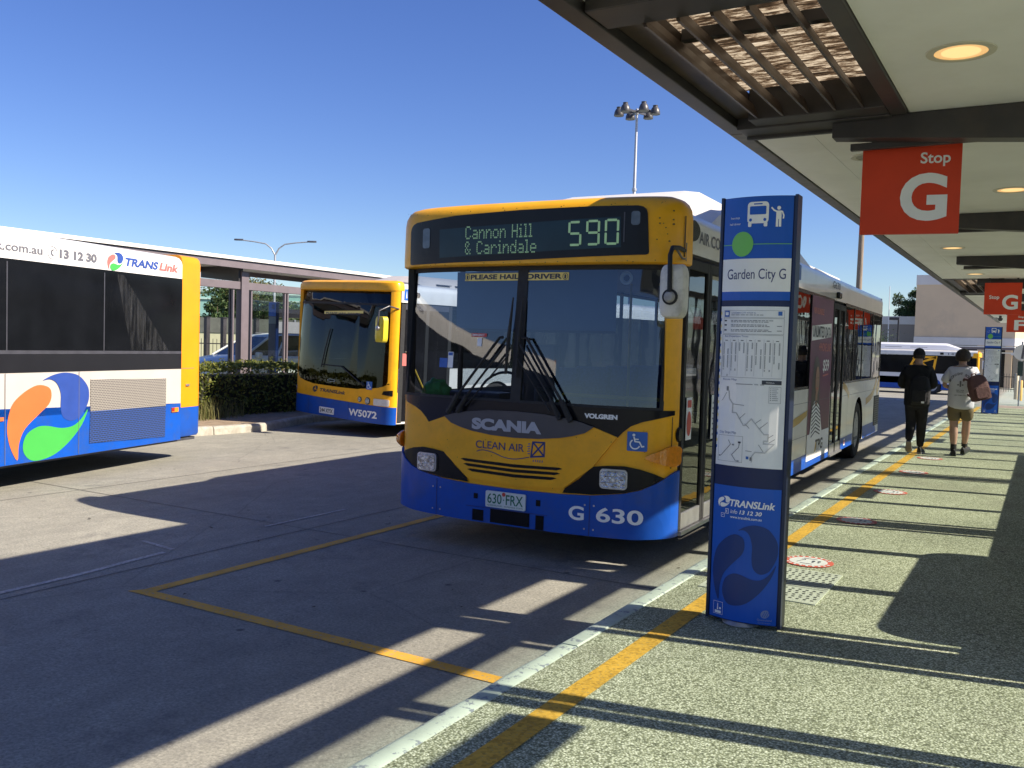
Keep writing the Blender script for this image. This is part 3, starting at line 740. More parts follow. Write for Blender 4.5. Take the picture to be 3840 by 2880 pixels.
# ================================================================== TOTEM SIGNS
def totem(label, loc, name, city, paper_full=True):
    t = thing('bus_stop_totem', label, 'sign', loc, 0, 'blue bus stop totems on the platform')
    t.scale = (.91, 1, 1)
    bul = lambda x: .05*(1-(x/.23)**2)
    F = lambda a, b, o: (a, -.04-bul(a)-o, b)
    def panel(mb, x0, x1, z0, z1, mat, off): mb.flat([(x0, z0), (x1, z0), (x1, z1), (x0, z1)], F, mat, off, cuts=(frange(x0, x1, 10), []))
    mb = MB()
    ring = [(x, -.04-bul(x)) for x in frange(-.225, .225, 12)]+[(x, .04+bul(x)) for x in frange(.225, -.225, 12)]
    mb.loft([[(x, y, z) for x, y in ring] for z in (.02, 2.472)], TNAVY)
    for s in (-1, 1): mb.box(s*.232-.009, s*.232+.009, -.05, .05, .01, 2.478, TFRAME)
    mb.build('core', t, smooth=35)
    mb = MB(); mb.lathe([(.001, .02), (.10, .02), (.12, .004), (.12, 0), (.001, 0)], GALV, (-.02, 0, 0), 20); mb.build('base_plate', t)
    TC = (frange(-.22, .22, 22), []); mb = MB(TC)
    panel(mb, -.215, .215, 2.12, 2.47, TBLUE, .002)
    panel(mb, -.215, .215, 1.883, 1.933, TBLUE, .002)
    panel(mb, -.215, .215, 1.933, 2.12, SIGNWHITE, .002)
    panel(mb, -.215, .215, 2.199, 2.203, GREEND, .004)
    mb.flat(disc(-.083, 2.203, .071, 28), F, GREEND, .005, cuts=(frange(-.16, 0, 5), []))
    mb.text(name, (-.178, 1.985, .188, 2.062), F, INKNAVY, .004)
    for ln, z in (("bus stop", 2.345), ("hail driver", 2.312)): mb.text(ln, (-.175, z, -.10, z+.016), F, SIGNWHITE, .004, keep=True)
    # bus pictogram
    mb.flat(rrect(-.057, 2.318, .075, 2.44, .022), F, SIGNWHITE, .004); mb.flat([(-.046, 2.40), (.064, 2.40), (.052, 2.44), (-.034, 2.44)], F, SIGNWHITE, .0045)
    mb.flat(rrect(-.042, 2.368, .060, 2.415, .006), F, TBLUE, .006); mb.flat(rrect(-.018, 2.424, .036, 2.431, .003), F, TBLUE, .006)
    for x in (-.036, .053): mb.flat(disc(x, 2.338, .009, 12), F, TBLUE, .006)
    for x in (-.040, .058): mb.flat(rrect(x-.011, 2.299, x+.011, 2.325, .006), F, SIGNWHITE, .0045)
    # hailing figure
    mb.flat(disc(.134, 2.402, .011, 14), F, SIGNWHITE, .004)
    mb.flat([(.115, 2.387), (.152, 2.387), (.158, 2.378), (.149, 2.378), (.149, 2.297), (.136, 2.297), (.135, 2.34), (.132, 2.34), (.131, 2.297), (.118, 2.297), (.119, 2.378)], F, SIGNWHITE, .004)
    mb.line([(.122, 2.382), (.105, 2.39), (.090, 2.406)], .009, F, SIGNWHITE, .004); mb.line([(.153, 2.383), (.162, 2.36), (.160, 2.342)], .008, F, SIGNWHITE, .004)
    mb.build('header_panel', t)
    mb = MB(TC)
    panel(mb, -.213, .213, .925, 1.848, PAPER, .002)
    q = lambda x0, z0, x1, z1, m=INKDARK: mb.flat([(x0, z0), (x1, z0), (x1, z1), (x0, z1)], F, m, .004)
    GI = pm("grey_print", (.22, .23, .26), .5, .1, 9); BI = pm("blue_print", (.10, .14, .34), .5, .1, 9)
    rr = random.Random(5)
    def frame(x0, z0, x1, z1): mb.line([(x0, z0), (x1, z0), (x1, z1), (x0, z1), (x0, z0)], .0016, F, GI, .004)
    frame(-.19, 1.785, .19, 1.825); frame(-.19, 1.69, .19, 1.78); frame(-.195, 1.44, .19, 1.685)
    q(-.186, 1.788, -.152, 1.823, STBLUE); mb.flat(rrect(-.18, 1.797, -.158, 1.816, .004), F, SIGNWHITE, .006)
    q(.155, 1.797, .178, 1.82, STBLUE)
    mb.text("GARDEN CITY STOP G" if city else "GARDEN CITY STOP", (-.14, 1.806, .02, 1.815), F, BI, .004)
    for z in (1.797, 1.765, 1.757, 1.74, 1.732, 1.712, 1.704):
        x = -.14
        while x < .06+.06*rr.random():
            w = rr.uniform(.01, .03); q(x, z, x+w, z+.004, GI); x += w+.005
    for z in (1.762, 1.737, 1.708): q(-.186, z, -.17, z+.008)
    for z in (1.735, 1.708): q(.15, z, .178, z+.004, GI)
    if city: mb.text("Bus Departure Times", (-.18, 1.668, -.02, 1.682), F, BI, .004)
    for c in range(7):
        x = -.188+.054*c; n = (48, 40, 15, 40, 38, 40, 36)[c]
        mb.line([(x-.004, 1.66), (x-.004, 1.45)], .001, F, GI, .004)
        q(x+.012, 1.650, x+.030, 1.654)
        for k in range(n):
            z = 1.638-.0041*k
            if k % 19 == 17: continue
            if k < n*.8 or c % 2: q(x+.002, z, x+.009, z+.0026, GI)
            if (c+k//9) % 4: q(x+.030, z, x+.038, z+.0026, GI)
    if city: mb.text("Route Map", (-.18, 1.418, -.085, 1.432), F, BI, .004)
    q(.075, 1.405, .19, 1.428); mb.text("TRANSLink", (.10, 1.412, .15, 1.42), F, SIGNWHITE, .006)
    q(-.09, 1.40, .02, 1.404, GI); q(.03, 1.40, .055, 1.404, GI); q(.065, 1.40, .09, 1.404, GI)
    frame(.12, 1.30, .188, 1.392)
    for k in range(7): q(.128, 1.38-.011*k, .132, 1.385-.011*k); q(.138, 1.381-.011*k, .138+rr.uniform(.02, .04), 1.384-.011*k, GI)
    # route line and branches
    route = [(-.135, 1.36), (-.132, 1.315), (-.105, 1.285), (-.107, 1.235), (-.08, 1.235), (-.03, 1.165), (-.02, 1.165), (.02, 1.205), (.10, 1.12), (.125, 1.12), (.125, 1.082), (.10, 1.082), (.10, 1.066), (.16, 1.066), (.11, 1.015), (.05, 1.015), (.03, .99), (.03, .955)]
    mb.line(route, .0055, F, GI, .004); mb.line(route, .0022, F, PAPER, .006)
    for a, b in (((-.06, 1.20), (-.02, 1.235)), ((.045, 1.18), (.08, 1.205)), ((.07, 1.15), (.12, 1.19)), ((.125, 1.10), (.155, 1.12)), ((.13, 1.072), (.165, 1.095)), ((-.02, 1.175), (.01, 1.15)), ((.10, 1.02), (.07, 1.06)), ((.03, 1.018), (-.01, 1.02)), ((-.105, 1.285), (-.03, 1.28))): mb.line([a, b], .003, F, GI, .004)
    mb.line([(-.15, 1.35), (-.175, 1.31), (-.185, 1.30)], .003, F, GI, .004); q(-.152, 1.36, -.138, 1.385, GI); q(.02, .965, .034, .985); q(-.005, .972, .012, .988, STBLUE)
    if city: mb.text("City Stops Map", (-.19, 1.108, -.075, 1.126), F, BI, .004)
    frame(-.195, .95, -.03, 1.10)
    mb.line([(-.175, .98), (-.11, 1.05), (-.125, 1.075)], .004, F, GI, .004); mb.line([(-.05, 1.06), (-.055, 1.035), (-.10, .99), (-.07, .955)], .004, F, GI, .004)
    q(-.10, 1.045, -.085, 1.053, GI); q(-.06, 1.06, -.042, 1.07, INKDARK); q(-.19, .975, -.178, .983, GI); q(-.065, .953, -.05, .96, GI)
    for k in range(22):
        z = 1.80-.037*k; q(-.2125, z, -.2065, z+.017, STBLUE if k % 2 else STICKY)
    mb.build('timetable_panel', t)
    mb = MB(TC)
    panel(mb, -.215, .215, .025, .808, TBLUE, .002)
    swirl(mb, F, .003, .355, .49, (TDARK, TDARK, TDARK), .004, .68)
    swirl(mb, F, -.138, .713, .068, (SIGNWHITE, SIGNWHITE, SIGNWHITE), .005)
    mb.text("TRANSLink", (-.098, .690, .185, .732), F, SIGNWHITE, .004, bold=.03, shear=.2)
    mb.line([(-.125, .645), (-.105, .645), (-.105, .672), (-.125, .672), (-.125, .645)], .0025, F, SIGNWHITE, .004); mb.line([(-.115, .666), (-.119, .658), (-.114, .650)], .004, F, SIGNWHITE, .004)
    mb.text("info", (-.092, .650, -.045, .674), F, SIGNWHITE, .004, shear=.2); mb.text("13 12 30", (-.032, .650, .108, .674), F, SIGNWHITE, .004, bold=.025, shear=.2)
    mb.text("www.translink.com.au", (-.092, .622, .108, .638), F, SIGNWHITE, .004, bold=.01)
    mb.line([(-.155, .622), (-.132, .622), (-.132, .644), (-.155, .644), (-.155, .622)], .002, F, SIGNWHITE, .004); mb.line([(-.15, .632), (-.137, .638)], .002, F, SIGNWHITE, .004)
    fr = [(-.185, .045), (-.12, .045), (-.12, .118), (-.185, .118), (-.185, .045)]
    mb.line(fr, .002, F, SIGNWHITE, .004); mb.flat([(-.175, .05), (-.13, .05), (-.13, .066), (-.175, .066)], F, SIGNWHITE, .004); mb.flat([(-.16, .07), (-.15, .07), (-.153, .108), (-.157, .108)], F, SIGNWHITE, .004); mb.flat(disc(-.137, .08, .007, 10), F, SIGNWHITE, .004)
    mb.flat(smooth_poly([(.13, .07), (.155, .065), (.175, .085), (.165, .11), (.14, .108), (.125, .09)], 4), F, pm("pale_blue_print", (.20, .26, .45), .5, .1, 8), .004)
    for k in range(3): mb.line([(.135+.012*k, .072), (.15+.012*k, .103)], .003, F, TBLUE, .005)
    mb.text("Queensland", (.105, .046, .19, .060), F, pm("pale_blue_print", (.2, .26, .45)), .004, bold=.01); mb.text("Government", (.11, .034, .185, .042), F, pm("pale_blue_print", (.2, .26, .45)), .004)
    mb.build('lower_panel', t)
    return t
totem('tall blue bus stop totem reading Garden City G with timetable, nearest the viewer', (-1.455, 5.25, .155), "Garden City G", True)
totem('distant blue bus stop totem beyond the two walking people', (-1.32, 29.2, .155), "Garden City F", False)
# ================================================================== BUSES
WB = 2.56
def front_surf(W, B, us, z0=0):
    h = W/2
    def u(a):
        t = min(.99995, abs((a+h)/h))
        return us-B*(1-t**3.1)**(1/3.1)
    def S(a, b, o):
        a = min(-1e-4, max(-W+1e-4, a)); e = 1e-4
        d = (u(a+e)-u(a-e))/(2*e); n = Vector((d, -1)).normalized()
        return (a+n.x*o, u(a)+n.y*o, b)
    return S
def acuts(W, n=11):
    h = W/2; o = []
    for i in range(n+1):
        t = 1-(1-i/n)**2.4
        o += [-h+h*t, -h-h*t]
    o = sorted(set(round(x, 5) for x in o))
    return o[1:-1]
def mir(pts, c): return pts+[(2*c-a, b) for a, b in reversed(pts) if abs(a-c) > 1e-6]
def wheel(parent, x, y, r, name='wheel', w=.28, out=1):
    mb = MB(); k = out
    prof = [(r*.62, -.01), (r*.70, .02), (r*.93, .015), (r, -.02), (r, -w+.02), (r*.93, -w), (r*.62, -w)]
    mb.lathe([(a, k*b) for a, b in prof], TYRE, (x, y, r), 32, 'X')
    o = fixn(mb.build(name, parent, smooth=40))
    mb = MB()
    mb.lathe([(a, k*b) for a, b in [(r*.63, -.005), (r*.60, -.05), (r*.50, -.09), (r*.34, -.10), (r*.30, -.03), (r*.22, -.005), (.001, .005)]], RIM, (x, y, r), 28, 'X')
    for i in range(8):
        t = 2*math.pi*i/8; mb.lathe([(.001, k*.0), (.016, k*-.005), (.016, k*-.10)], CHAR, (x, y+r*.42*math.cos(t), r+r*.42*math.sin(t)), 8, 'X')
    fixn(mb.build('rim', o, smooth=40))
    return o
def side_poly(y0, y1, z0, z1, arches):
    pts = [(y0, z1), (y0, z0)]
    for c, r, zc in arches:
        if y0 < c < y1:
            st = math.asin((z0-zc)/r) if abs(z0-zc) < r else 0
            for i in range(21):
                t = math.pi-st+(-math.pi+2*st)*i/20
                pts.append((c+r*math.cos(t), zc+r*math.sin(t)))
    pts += [(y1, z0), (y1, z1)]
    return pts
def roof_ring(W, y, zc, zt, inset=0.0, edge=.0):
    h = W/2
    half = [(0-edge, zc), (0-edge, zt-.115), (-.012-edge, zt-.07), (-.05-edge, zt-.025), (-.11-edge, zt), (-.35, zt+.03), (-.8, zt+.05), (-h, zt+.056)]
    full = half+[(-W-x, z) for x, z in reversed(half[:-1])]
    return [(x, y, z-inset*(1 if z > zt-.05 else 0)) for x, z in full]
def kite(mb, mp, x0, z0, w, h, mat, off, skew=.0, lw=.012):
    P = lambda a, b: (x0+w*(a+skew*b), z0+h*b)
    mb.line([P(0, 0), P(1, .12), P(1, 1), P(.12, .97), P(0, 0)], lw, mp, mat, off)
    mb.line([P(0, 0), P(1, 1)], lw, mp, mat, off); mb.line([P(.12, .97), P(1, .12)], lw, mp, mat, off)
LH = pm("aisle_vinyl_floor", (.09, .095, .11), .6, .15, 9)
SEATF = pm("blue_seat_fabric", (.04, .06, .16), .9, .4, 30, bump=.2)
INTG = pm("interior_grey_trim", (.20, .21, .23), .6, .08, 5)
RAILY = pm("yellow_grab_rail", (.60, .40, .04), .35, .08, 8)
BLIND = pm("dark_roller_blind", (.13, .18, .25), .8, .06, 4)

def interior(root, W, y0, L, zf=.36):
    mb = MB(); mb.box(-W+.03, -.03, y0, L-.1, zf-.05, zf, LH); mb.box(-W+.06, -.06, y0+.3, L-.1, 2.50, 2.53, INTG); mb.box(-W+.05, -.05, L-.14, L-.10, zf, 2.5, INTG)
    mb.box(-W+.04, -W+.07, y0+.7, L-.15, zf, 1.25, INTG)
    mb.build('cabin_lining', root)
    mb = MB(); mb.loft([[(x, y, z) for y, z in ((.0, .95), (.0, 1.20), (.42, 1.22), (.60, 1.12), (.60, .5), (.0, .5))] for x in (-W+.08, -.14)], BLACK)
    mb.box(-2.30, -1.75, .30, .62, 1.10, 1.30, CHAR)
    mb.build('dashboard', root, bevel=.02)
    st = MB()
    st.box(-.22, .22, -.22, .22, .40, .50, SEATF); st.loft([[(x, y, z) for x, y in ((-.22, .16+s), (.22, .16+s), (.22, .26+s), (-.22, .26+s))] for z, s in ((.5, 0), (.85, .03), (1.12, .07))], SEATF); st.box(-.03, .03, -.1, .1, 0, .4, CHAR)
    first = None
    for yy in [2.2, 3.1, 4.0, 4.9, 5.8, 7.9, 8.8, 9.7, 10.6]:
        for x in (-.36, -W+.36):
            if yy < 8 and x > -1 and 6.4 < yy: continue
            if first is None: o = first = st.build('seat', root, bevel=.02)
            else:
                o = first.copy(); COL.objects.link(o); o.parent = root
            o.location = (x, yy, zf+.02)
    mb = MB()
    mb.tube([(-1.95, 1.62, zf), (-1.95, 1.62, 1.05), (-1.95, 1.2, 1.15)], .02, RAILY); mb.tube([(-.12, .75, 1.30), (-1.35, .78, 1.30)], .018, RAILY); mb.tube([(-1.35, .78, 1.30), (-1.42, .8, 1.22), (-1.42, .8, zf)], .018, RAILY)
    for yy in (3.4, 6.2, 7.9):
        for x in (-.8, -W+.8): mb.tube([(x, yy, zf), (x, yy, 2.5)], .017, RAILY)
    for x in (-.75, -W+.75): mb.tube([(x, 1.6, 2.36), (x, 10.8, 2.36)], .015, RAILY)
    mb.build('grab_rail', root, smooth=40)
    mb = MB()
    for yy in (1.9, 2.5, 3.1, 3.7):
        mb.tube([(-.75, yy, 2.36), (-.75, yy, 2.20), (-.81, yy, 2.08), (-.69, yy, 2.08), (-.75, yy, 2.20)], .009, CHAR, 6)
    mb.build('strap_handle', root)
    mb = MB(); mb.box(-W+.35, -W+.85, .95, 1.4, .75, .9, CHAR); mb.loft([[(x, y, z) for x, y in ((-W+.36, 1.32), (-W+.84, 1.32), (-W+.84, 1.45), (-W+.36, 1.45))] for z in (.9, 1.75)], CHAR); mb.box(-1.62, -1.58, .7, 1.7, zf, 1.35, INTG)
    mb.build('driver_seat', root, bevel=.03)
    mb = MB()
    ring = [(-W+.62+.24*math.cos(t), .66+.10*math.sin(t), 1.28+.2*math.sin(t)) for t in [2*math.pi*i/20 for i in range(21)]]
    mb.tube(ring, .014, CHAR, 6, caps=False); mb.build('steering_wheel', root, smooth=50)

def hero_bus():
    W, L = WB, 11.95; c = -W/2
    root = thing('city_bus', 'yellow and blue bus at the platform showing 590 Cannon Hill with G 630 bumper', 'bus', (-2.44, 6.67, 0), R(1.45))
    S = front_surf(W, .32, .09); AC = acuts(W); ZC = frange(.27, 1.25, 5)
    Q = lambda lst: [(-s, z) for s, z in lst]          # s measured from the door side
    # --- lower front
    mb = MB()
    mb.flat([(-W, .30), (0, .30), (0, 1.235), (-W, 1.235)], S, YELLOW, 0, cuts=(AC, [.5, .7, .9, 1.1]), wall=-.06)
    for a0, a1, pm_ in ((-.075, 0, YELLOW), (-W, -W+.05, RUBBER)): mb.flat([(a0, 1.235), (a1, 1.235), (a1, 2.39), (a0, 2.39)], S, pm_, 0, cuts=(AC, []), wall=-.05)
    rb = random.Random(8); SPK = pm("road_speck", (.10, .07, .03), .8, .3, 9)      # stone chips and insect marks
    for i in range(70): mb.flat(disc(rb.uniform(-2.5, -.06), rb.uniform(.6, 1.2), rb.uniform(.0015, .0042), 6), S, SPK, .023)
    for s_ in (.02, 2.54): mb.line([(-s_, .82), (-s_, 1.22)], .004, S, SPK, .002)
    mb.build('front_panel', root, smooth=35)
    g = mir(Q([(.40, 1.05), (.59, .80), (.83, .612), (1.28, .588)])[::1], c)
    top = Q([(.59, 1.115), (.81, 1.165), (1.28, 1.19)]); top = mir(top, c)
    mb = MB()
    mb.flat(top+g[::-1], S, YELLOW, .020, cuts=(AC, []), wall=0.0)
    for z, s0, s1 in ((.762, .84, 1.80), (.722, .86, 1.77), (.680, .89, 1.73)):
        mid = [(-s0, z+.004), (-s0-.03, z+.012), (c, z+.002), (-s1+.03, z+.012), (-s1, z+.004), (-s1+.05, z-.012), (c, z-.024), (-s0-.05, z-.012)]
        mb.flat(mid, S, BLACK, .022, cuts=(AC, []))
    mp2 = S
    mb.text("CLEAN AIR", (-1.65, .872, -1.19, .935), mp2, INKNAVY, .022, bold=.006)
    w = smooth_line([(-1.64, .842), (-1.58, .858), (-1.48, .845), (-1.38, .815), (-1.27, .808), (-1.14, .835)], 5); mb.line([(p.x, p.y) for p in w], .007, mp2, INKNAVY, .022)
    kite(mb, mp2, -1.125, .838, .118, .125, INKNAVY, .022, .0, .014)
    for k in range(5): mb.line([(-1.155-.006*(k % 2), .86+.02*k), (-1.135, .865+.02*k)], .007, mp2, LBLUE, .022); mb.line([(-1.10+.02*k, .818), (-1.103+.02*k, .80)], .007, mp2, LBLUE, .022)
    mb.build('front_grille', root, smooth=35)
    mb = MB()
    cowl = mir(Q([(.012, 1.27), (.012, 1.235), (.11, 1.205), (.22, 1.175), (.30, 1.14), (.36, 1.09), (.40, 1.045), (.45, 1.06), (.59, 1.112), (.7, 1.04), (1.28, 1.0)]), c)
    mb.flat(cowl, S, BLACK, .006, cuts=(AC, []), wall=-.01)
    mb.text("VOLGREN", (-.675, 1.183, -.405, 1.222), S, SIGNWHITE, .009, bold=.06)
    mb.build('cowl_panel', root, smooth=35)
    mb = MB()
    ov = mir(Q([(.585, 1.118), (.69, 1.148), (.81, 1.17), (1.02, 1.193), (1.28, 1.2)]), c); lo = mir(Q([(.66, 1.065), (.76, 1.035), (.87, 1.012), (1.06, .99), (1.28, .983)]), c)
    mb.flat(ov+lo[::-1], S, pm("dark_grey_badge_panel", (.050, .050, .060), .35, .1, 6), .034, cuts=(AC, []), wall=.018)
    mb.text("SCANIA", (-1.685, 1.028, -1.03, 1.125), S, pm("satin_silver_letters", (.40, .41, .45), .45, .05, 9), .038, bold=.06)
    mb.build('badge_panel', root, smooth=35)
    # --- bumper
    mb = MB()
    bt = mir(Q([(0, .80), (.05, .75), (.1, .71), (.21, .65), (.33, .615), (.58, .578), (.86, .562), (1.28, .556)]), c)
    bot = mir(Q([(0, .285), (.25, .262), (.9, .25), (1.28, .25)]), c)
    mb.flat(bt+bot[::-1], S, BLUE, .022, cuts=(AC, [.3, .4, .5, .6]), wall=-.05)
    Bk = lambda s0, z0, s1, z1, m=BLACK, o=.025: mb.flat([(-s0, z0), (-s1, z0), (-s1, z1), (-s0, z1)], S, m, o, cuts=(AC, []))
    for s in (.60, 2*1.28-.52): Bk(s+.003, .26, s-.003, .575, INKNAVY)
    Bk(1.655, .445, 1.615, .49); Bk(1.065, .445, 1.025, .495)
    Bk(1.665, .262, 1.555, .355); Bk(1.49, .262, 1.12, .375); Bk(1.065, .252, .99, .37)
    Bk(1.73, .375, .96, .380, INKNAVY)
    for s in (.565, .64, 2.0, 2.08):
        for z in (.31, .50): mb.flat(disc(-s, z, .008, 8), S, SILVER, .026)
    mb.text("G", (-.775, .372, -.645, .485), S, SIGNWHITE, .026, bold=.025); mb.text("630", (-.545, .378, -.185, .495), S, SIGNWHITE, .026, bold=.02)
    mb.build('bumper', root, smooth=35)
    mb = MB()
    mb.flat(rrect(-1.53, .392, -1.155, .527, .012), S, PLATEW, .040, cuts=(AC, []), wall=.027)
    mb.text("630", (-1.51, .425, -1.375, .508), S, PLATEG, .042, bold=.01); mb.text("FRX", (-1.335, .425, -1.175, .508), S, PLATEG, .042, bold=.01)
    mb.flat(disc(-1.355, .508, .017, 12), S, STRED, .043); mb.flat(disc(-1.355, .462, .006, 8), S, PLATEG, .042)
    mb.text("QUEENSLAND - SUNSHINE STATE", (-1.51, .401, -1.175, .415), S, PLATEG, .042); mb.build('number_plate', root)
    # --- lamp zones
    for k in (0, 1):
        f = (lambda p: p) if k == 0 else (lambda p: (2*c-p[0], p[1]))
        mb = MB()
        z = [f(p) for p in Q([(.59, .805), (.47, .822), (.34, .828), (.22, .81), (.12, .78), (.055, .748), (.12, .700), (.21, .655), (.33, .618), (.58, .585), (.84, .575), (.82, .612), (.70, .70)])]
        mb.flat(z, S, BLACK, .012, cuts=(AC, []))
        mb.build('lamp_surround', root, smooth=35)
        mb = MB(); cx, cz = (-.418, .722) if k == 0 else (2*c+.40, .705)
        if k: pass
        mb.flat(rrect(cx-.108, cz-.078, cx+.108, cz+.078, .03), S, SILVER, .030, cuts=(AC, []), wall=.012)
        mb.flat(rrect(cx-.096, cz-.067, cx+.096, cz+.067, .024), S, LAMP, .036, cuts=(AC, []), wall=.028)
        mb.flat(disc(cx, cz-.005, .020, 14), S, SILVER, .0375); mb.flat(disc(cx, cz-.005, .010, 10), S, SIGNWHITE, .039)
        mb.build('headlight', root, smooth=35)
    mb = MB()
    mb.flat(smooth_poly(Q([(.185, .905), (.10, .955), (.012, 1.0), (.002, .92), (.012, .842), (.09, .862)]), 7), S, AMBER, .045, cuts=(AC, []), wall=.0); mb.build('indicator', root, smooth=40)
    mb = MB(); mb.lathe([(.001, .075), (.05, .06), (.075, .02), (.075, 0)], AMBER, (-W+.02, .0, .86), 16, 'X')
    for i, v in enumerate(mb.v): mb.v[i] = Vector((-W-.0-(v.x+W-.02), v.y, v.z))
    fixn(mb.build('indicator', root, smooth=40))
    mb = MB(); wheelchair(mb, S, -.325, .95, .15, .006); mb.build('access_sticker', root)
    # --- windscreen and its frame
    zs = [1.27, 2.385]
    S0 = S
    S = lambda a, b, o: (lambda q: (q[0], q[1]+max(0, b-1.27)*.075, q[2]))(S0(a, b, o))      # the screen leans back under the header
    mb = MB()
    for a0, a1 in ((-W+.075, -1.335), (-1.262, -.085)): mb.flat(rrect(a0, 1.285, a1, 2.37, .05), S, GL_WIND, -.004, cuts=(AC, frange(1.3, 2.35, 6)))
    mb.build('windscreen', root, smooth=60)
    mb = MB()
    for a0, a1, z0, z1 in ((-W+.05, -.075, 2.355, 2.395), (-W+.05, -.075, 1.262, 1.29), (-1.345, -1.252, 1.29, 2.355), (-.10, -.075, 1.29, 2.355), (-W+.05, -W+.085, 1.29, 2.355)):
        mb.flat([(a0, z0), (a1, z0), (a1, z1), (a0, z1)], S, RUBBER, .004, cuts=(AC, []), wall=-.03)
    mb.build('windscreen_frame', root, smooth=40)
    for a0, a1, tx, ic in ((-1.865, -1.335, "PLEASE HAIL", -1.84), (-1.275, -.885, "DRIVER", -.915)):
        mb = MB(); mb.flat([(a0, 2.272), (a1, 2.272), (a1, 2.335), (a0, 2.335)], S, STICKY, .001, cuts=(AC, []))
        x0, x1 = (a0+.058, a1-.004) if ic < -1.5 else (a0+.012, a1-.06)
        mb.text(tx, (x0, 2.283, x1, 2.325), S, INKDARK, .003, bold=.035)
        mb.line([(ic+.022*math.cos(t), 2.303+.026*math.sin(t)) for t in [2*math.pi*i/14 for i in range(15)]], .004, S, INKDARK, .003); mb.flat(rrect(ic-.008, 2.285, ic+.008, 2.318, .006), S, INKDARK, .003)
        mb.build('hail_sticker', root)
    mb = MB(); mb.flat(rrect(-2.08, 1.53, -1.995, 1.61, .004), S, STBLUE, .001, cuts=(AC, [])); mb.build('windscreen_sticker', root)
    mb = MB(); mb.flat(rrect(-1.99, 1.53, -1.935, 1.665, .004), S, SIGNWHITE, .001); mb.flat(rrect(-1.985, 1.635, -1.94, 1.66, .004), S, STBLUE, .003); mb.build('windscreen_sticker', root)
    mb = MB(); mb.flat([(-1.76, 1.80), (-1.61, 1.80), (-1.61, 1.83), (-1.76, 1.83)], S, STRED, .001); mb.text("EMERGENCY", (-1.75, 1.806, -1.63, 1.824), S, SIGNWHITE, .003, bold=.02); mb.build('windscreen_sticker', root)
    mb = MB(); mb.flat([(-1.70, 1.72), (-1.655, 1.72), (-1.655, 1.79), (-1.70, 1.79)], S, SIGNWHITE, .001); mb.build('windscreen_sticker', root)
    mb = MB(); mb.flat([(-2.10, 1.87), (-.57, 1.87), (-.57, 2.37), (-2.10, 2.37)], lambda a, b, o: (a, .10+o, b), BLIND, 0); mb.tube([(-2.1, .1, 1.865), (-.57, .1, 1.865)], .012, CHAR); mb.build('roller_blind', root)
    mb = MB(); mb.lathe([(.05, .0), (.055, -.02), (.04, -.03), (.028, -.01), (.001, -.01)], SIGNWHITE, (-.47, .06, 2.30), 18, 'Y'); mb.lathe([(.001, -.016), (.026, -.012)], BLACK, (-.47, .06, 2.30), 14, 'Y'); fixn(mb.build('interior_camera', root, smooth=40))
    SW = S; S = S0
    # --- header with the destination display
    mb = MB(); n = 44
    def hring(off, z):
        h = W/2; pts = []
        for i in range(n+1):
            s = 2*i/n-1; t = (1-(1-abs(s))**2.2)*(1 if s > 0 else -1)
            x, y, _ = S(-h+h*t, z, off); pts.append((x, y, z))
        return pts+[(pts[-1][0], .14, z), (pts[0][0], .14, z)]
    mb.loft([hring(o, z) for o, z in ((-.07, 2.392), (.018, 2.392), (.034, 2.402), (.036, 2.46), (.030, 2.76), (.020, 2.82), (-.004, 2.865), (-.04, 2.897), (-.10, 2.918), (-.17, 2.928))], YELLOW)
    for i in range(46): mb.flat(disc(rb.uniform(-2.45, -.1), rb.choice((rb.uniform(2.83, 2.86), rb.uniform(2.40, 2.415))), rb.uniform(.002, .005), 6), S, SPK, .040)
    for i in range(10): mb.flat(disc(rb.uniform(-.17, -.05), rb.uniform(2.45, 2.8), rb.uniform(.003, .008), 6), S, SPK, .041)
    for s_ in (.012,): mb.line([(-s_, 2.45), (-s_, 2.76)], .004, S, SPK, .040)
    mb.build('destination_housing', root, smooth=38)
    mb = MB()
    mb.flat([(-2.405, 2.43), (-2.405, 2.70), (-2.395, 2.735), (-2.37, 2.76), (-2.33, 2.775), (-1.9, 2.812), (-1.28, 2.83), (-.66, 2.832), (-.30, 2.828), (-.262, 2.82), (-.238, 2.80), (-.228, 2.77), (-.21, 2.475), (-.215, 2.462), (-.235, 2.455), (-1.28, 2.428), (-2.38, 2.412), (-2.398, 2.416)], S, BLACK, .042, cuts=(AC, []), wall=.02)
    mb.flat([(-2.06, 2.462), (-.415, 2.512), (-.425, 2.745), (-2.065, 2.702)], S, DISPG, .044, cuts=(AC, []))
    mb.flat(rrect(-.40, 2.55, -.39, 2.78, .004), S, CHAR, .045); mb.flat(rrect(-.345, 2.68, -.28, 2.785, .02), S, pm("dim_marker_lamp", (.10, .12, .14), .15, .2, 20), .045); mb.flat(rrect(-2.25, 2.55, -2.17, 2.72, .02), S, pm("dim_marker_lamp", (.1, .12, .14)), .045)
    # dot-matrix text
    GLY = {'C': "01110 10001 10000 10000 10000 10001 01110", 'a': "00000 00000 01110 00001 01111 10001 01111", 'n': "00000 00000 10110 11001 10001 10001 10001", 'o': "00000 00000 01110 10001 10001 10001 01110", 'H': "10001 10001 10001 11111 10001 10001 10001", 'i': "010 000 110 010 010 010 111", 'l': "110 010 010 010 010 010 111", '&': "01100 10010 10100 01000 10101 10010 01101", 'r': "00000 00000 10110 11001 10000 10000 10000", 'd': "00001 00001 01101 10011 10001 10001 01111", 'e': "00000 00000 01110 10001 11111 10000 01110", ' ': "000 000 000 000 000 000 000"}
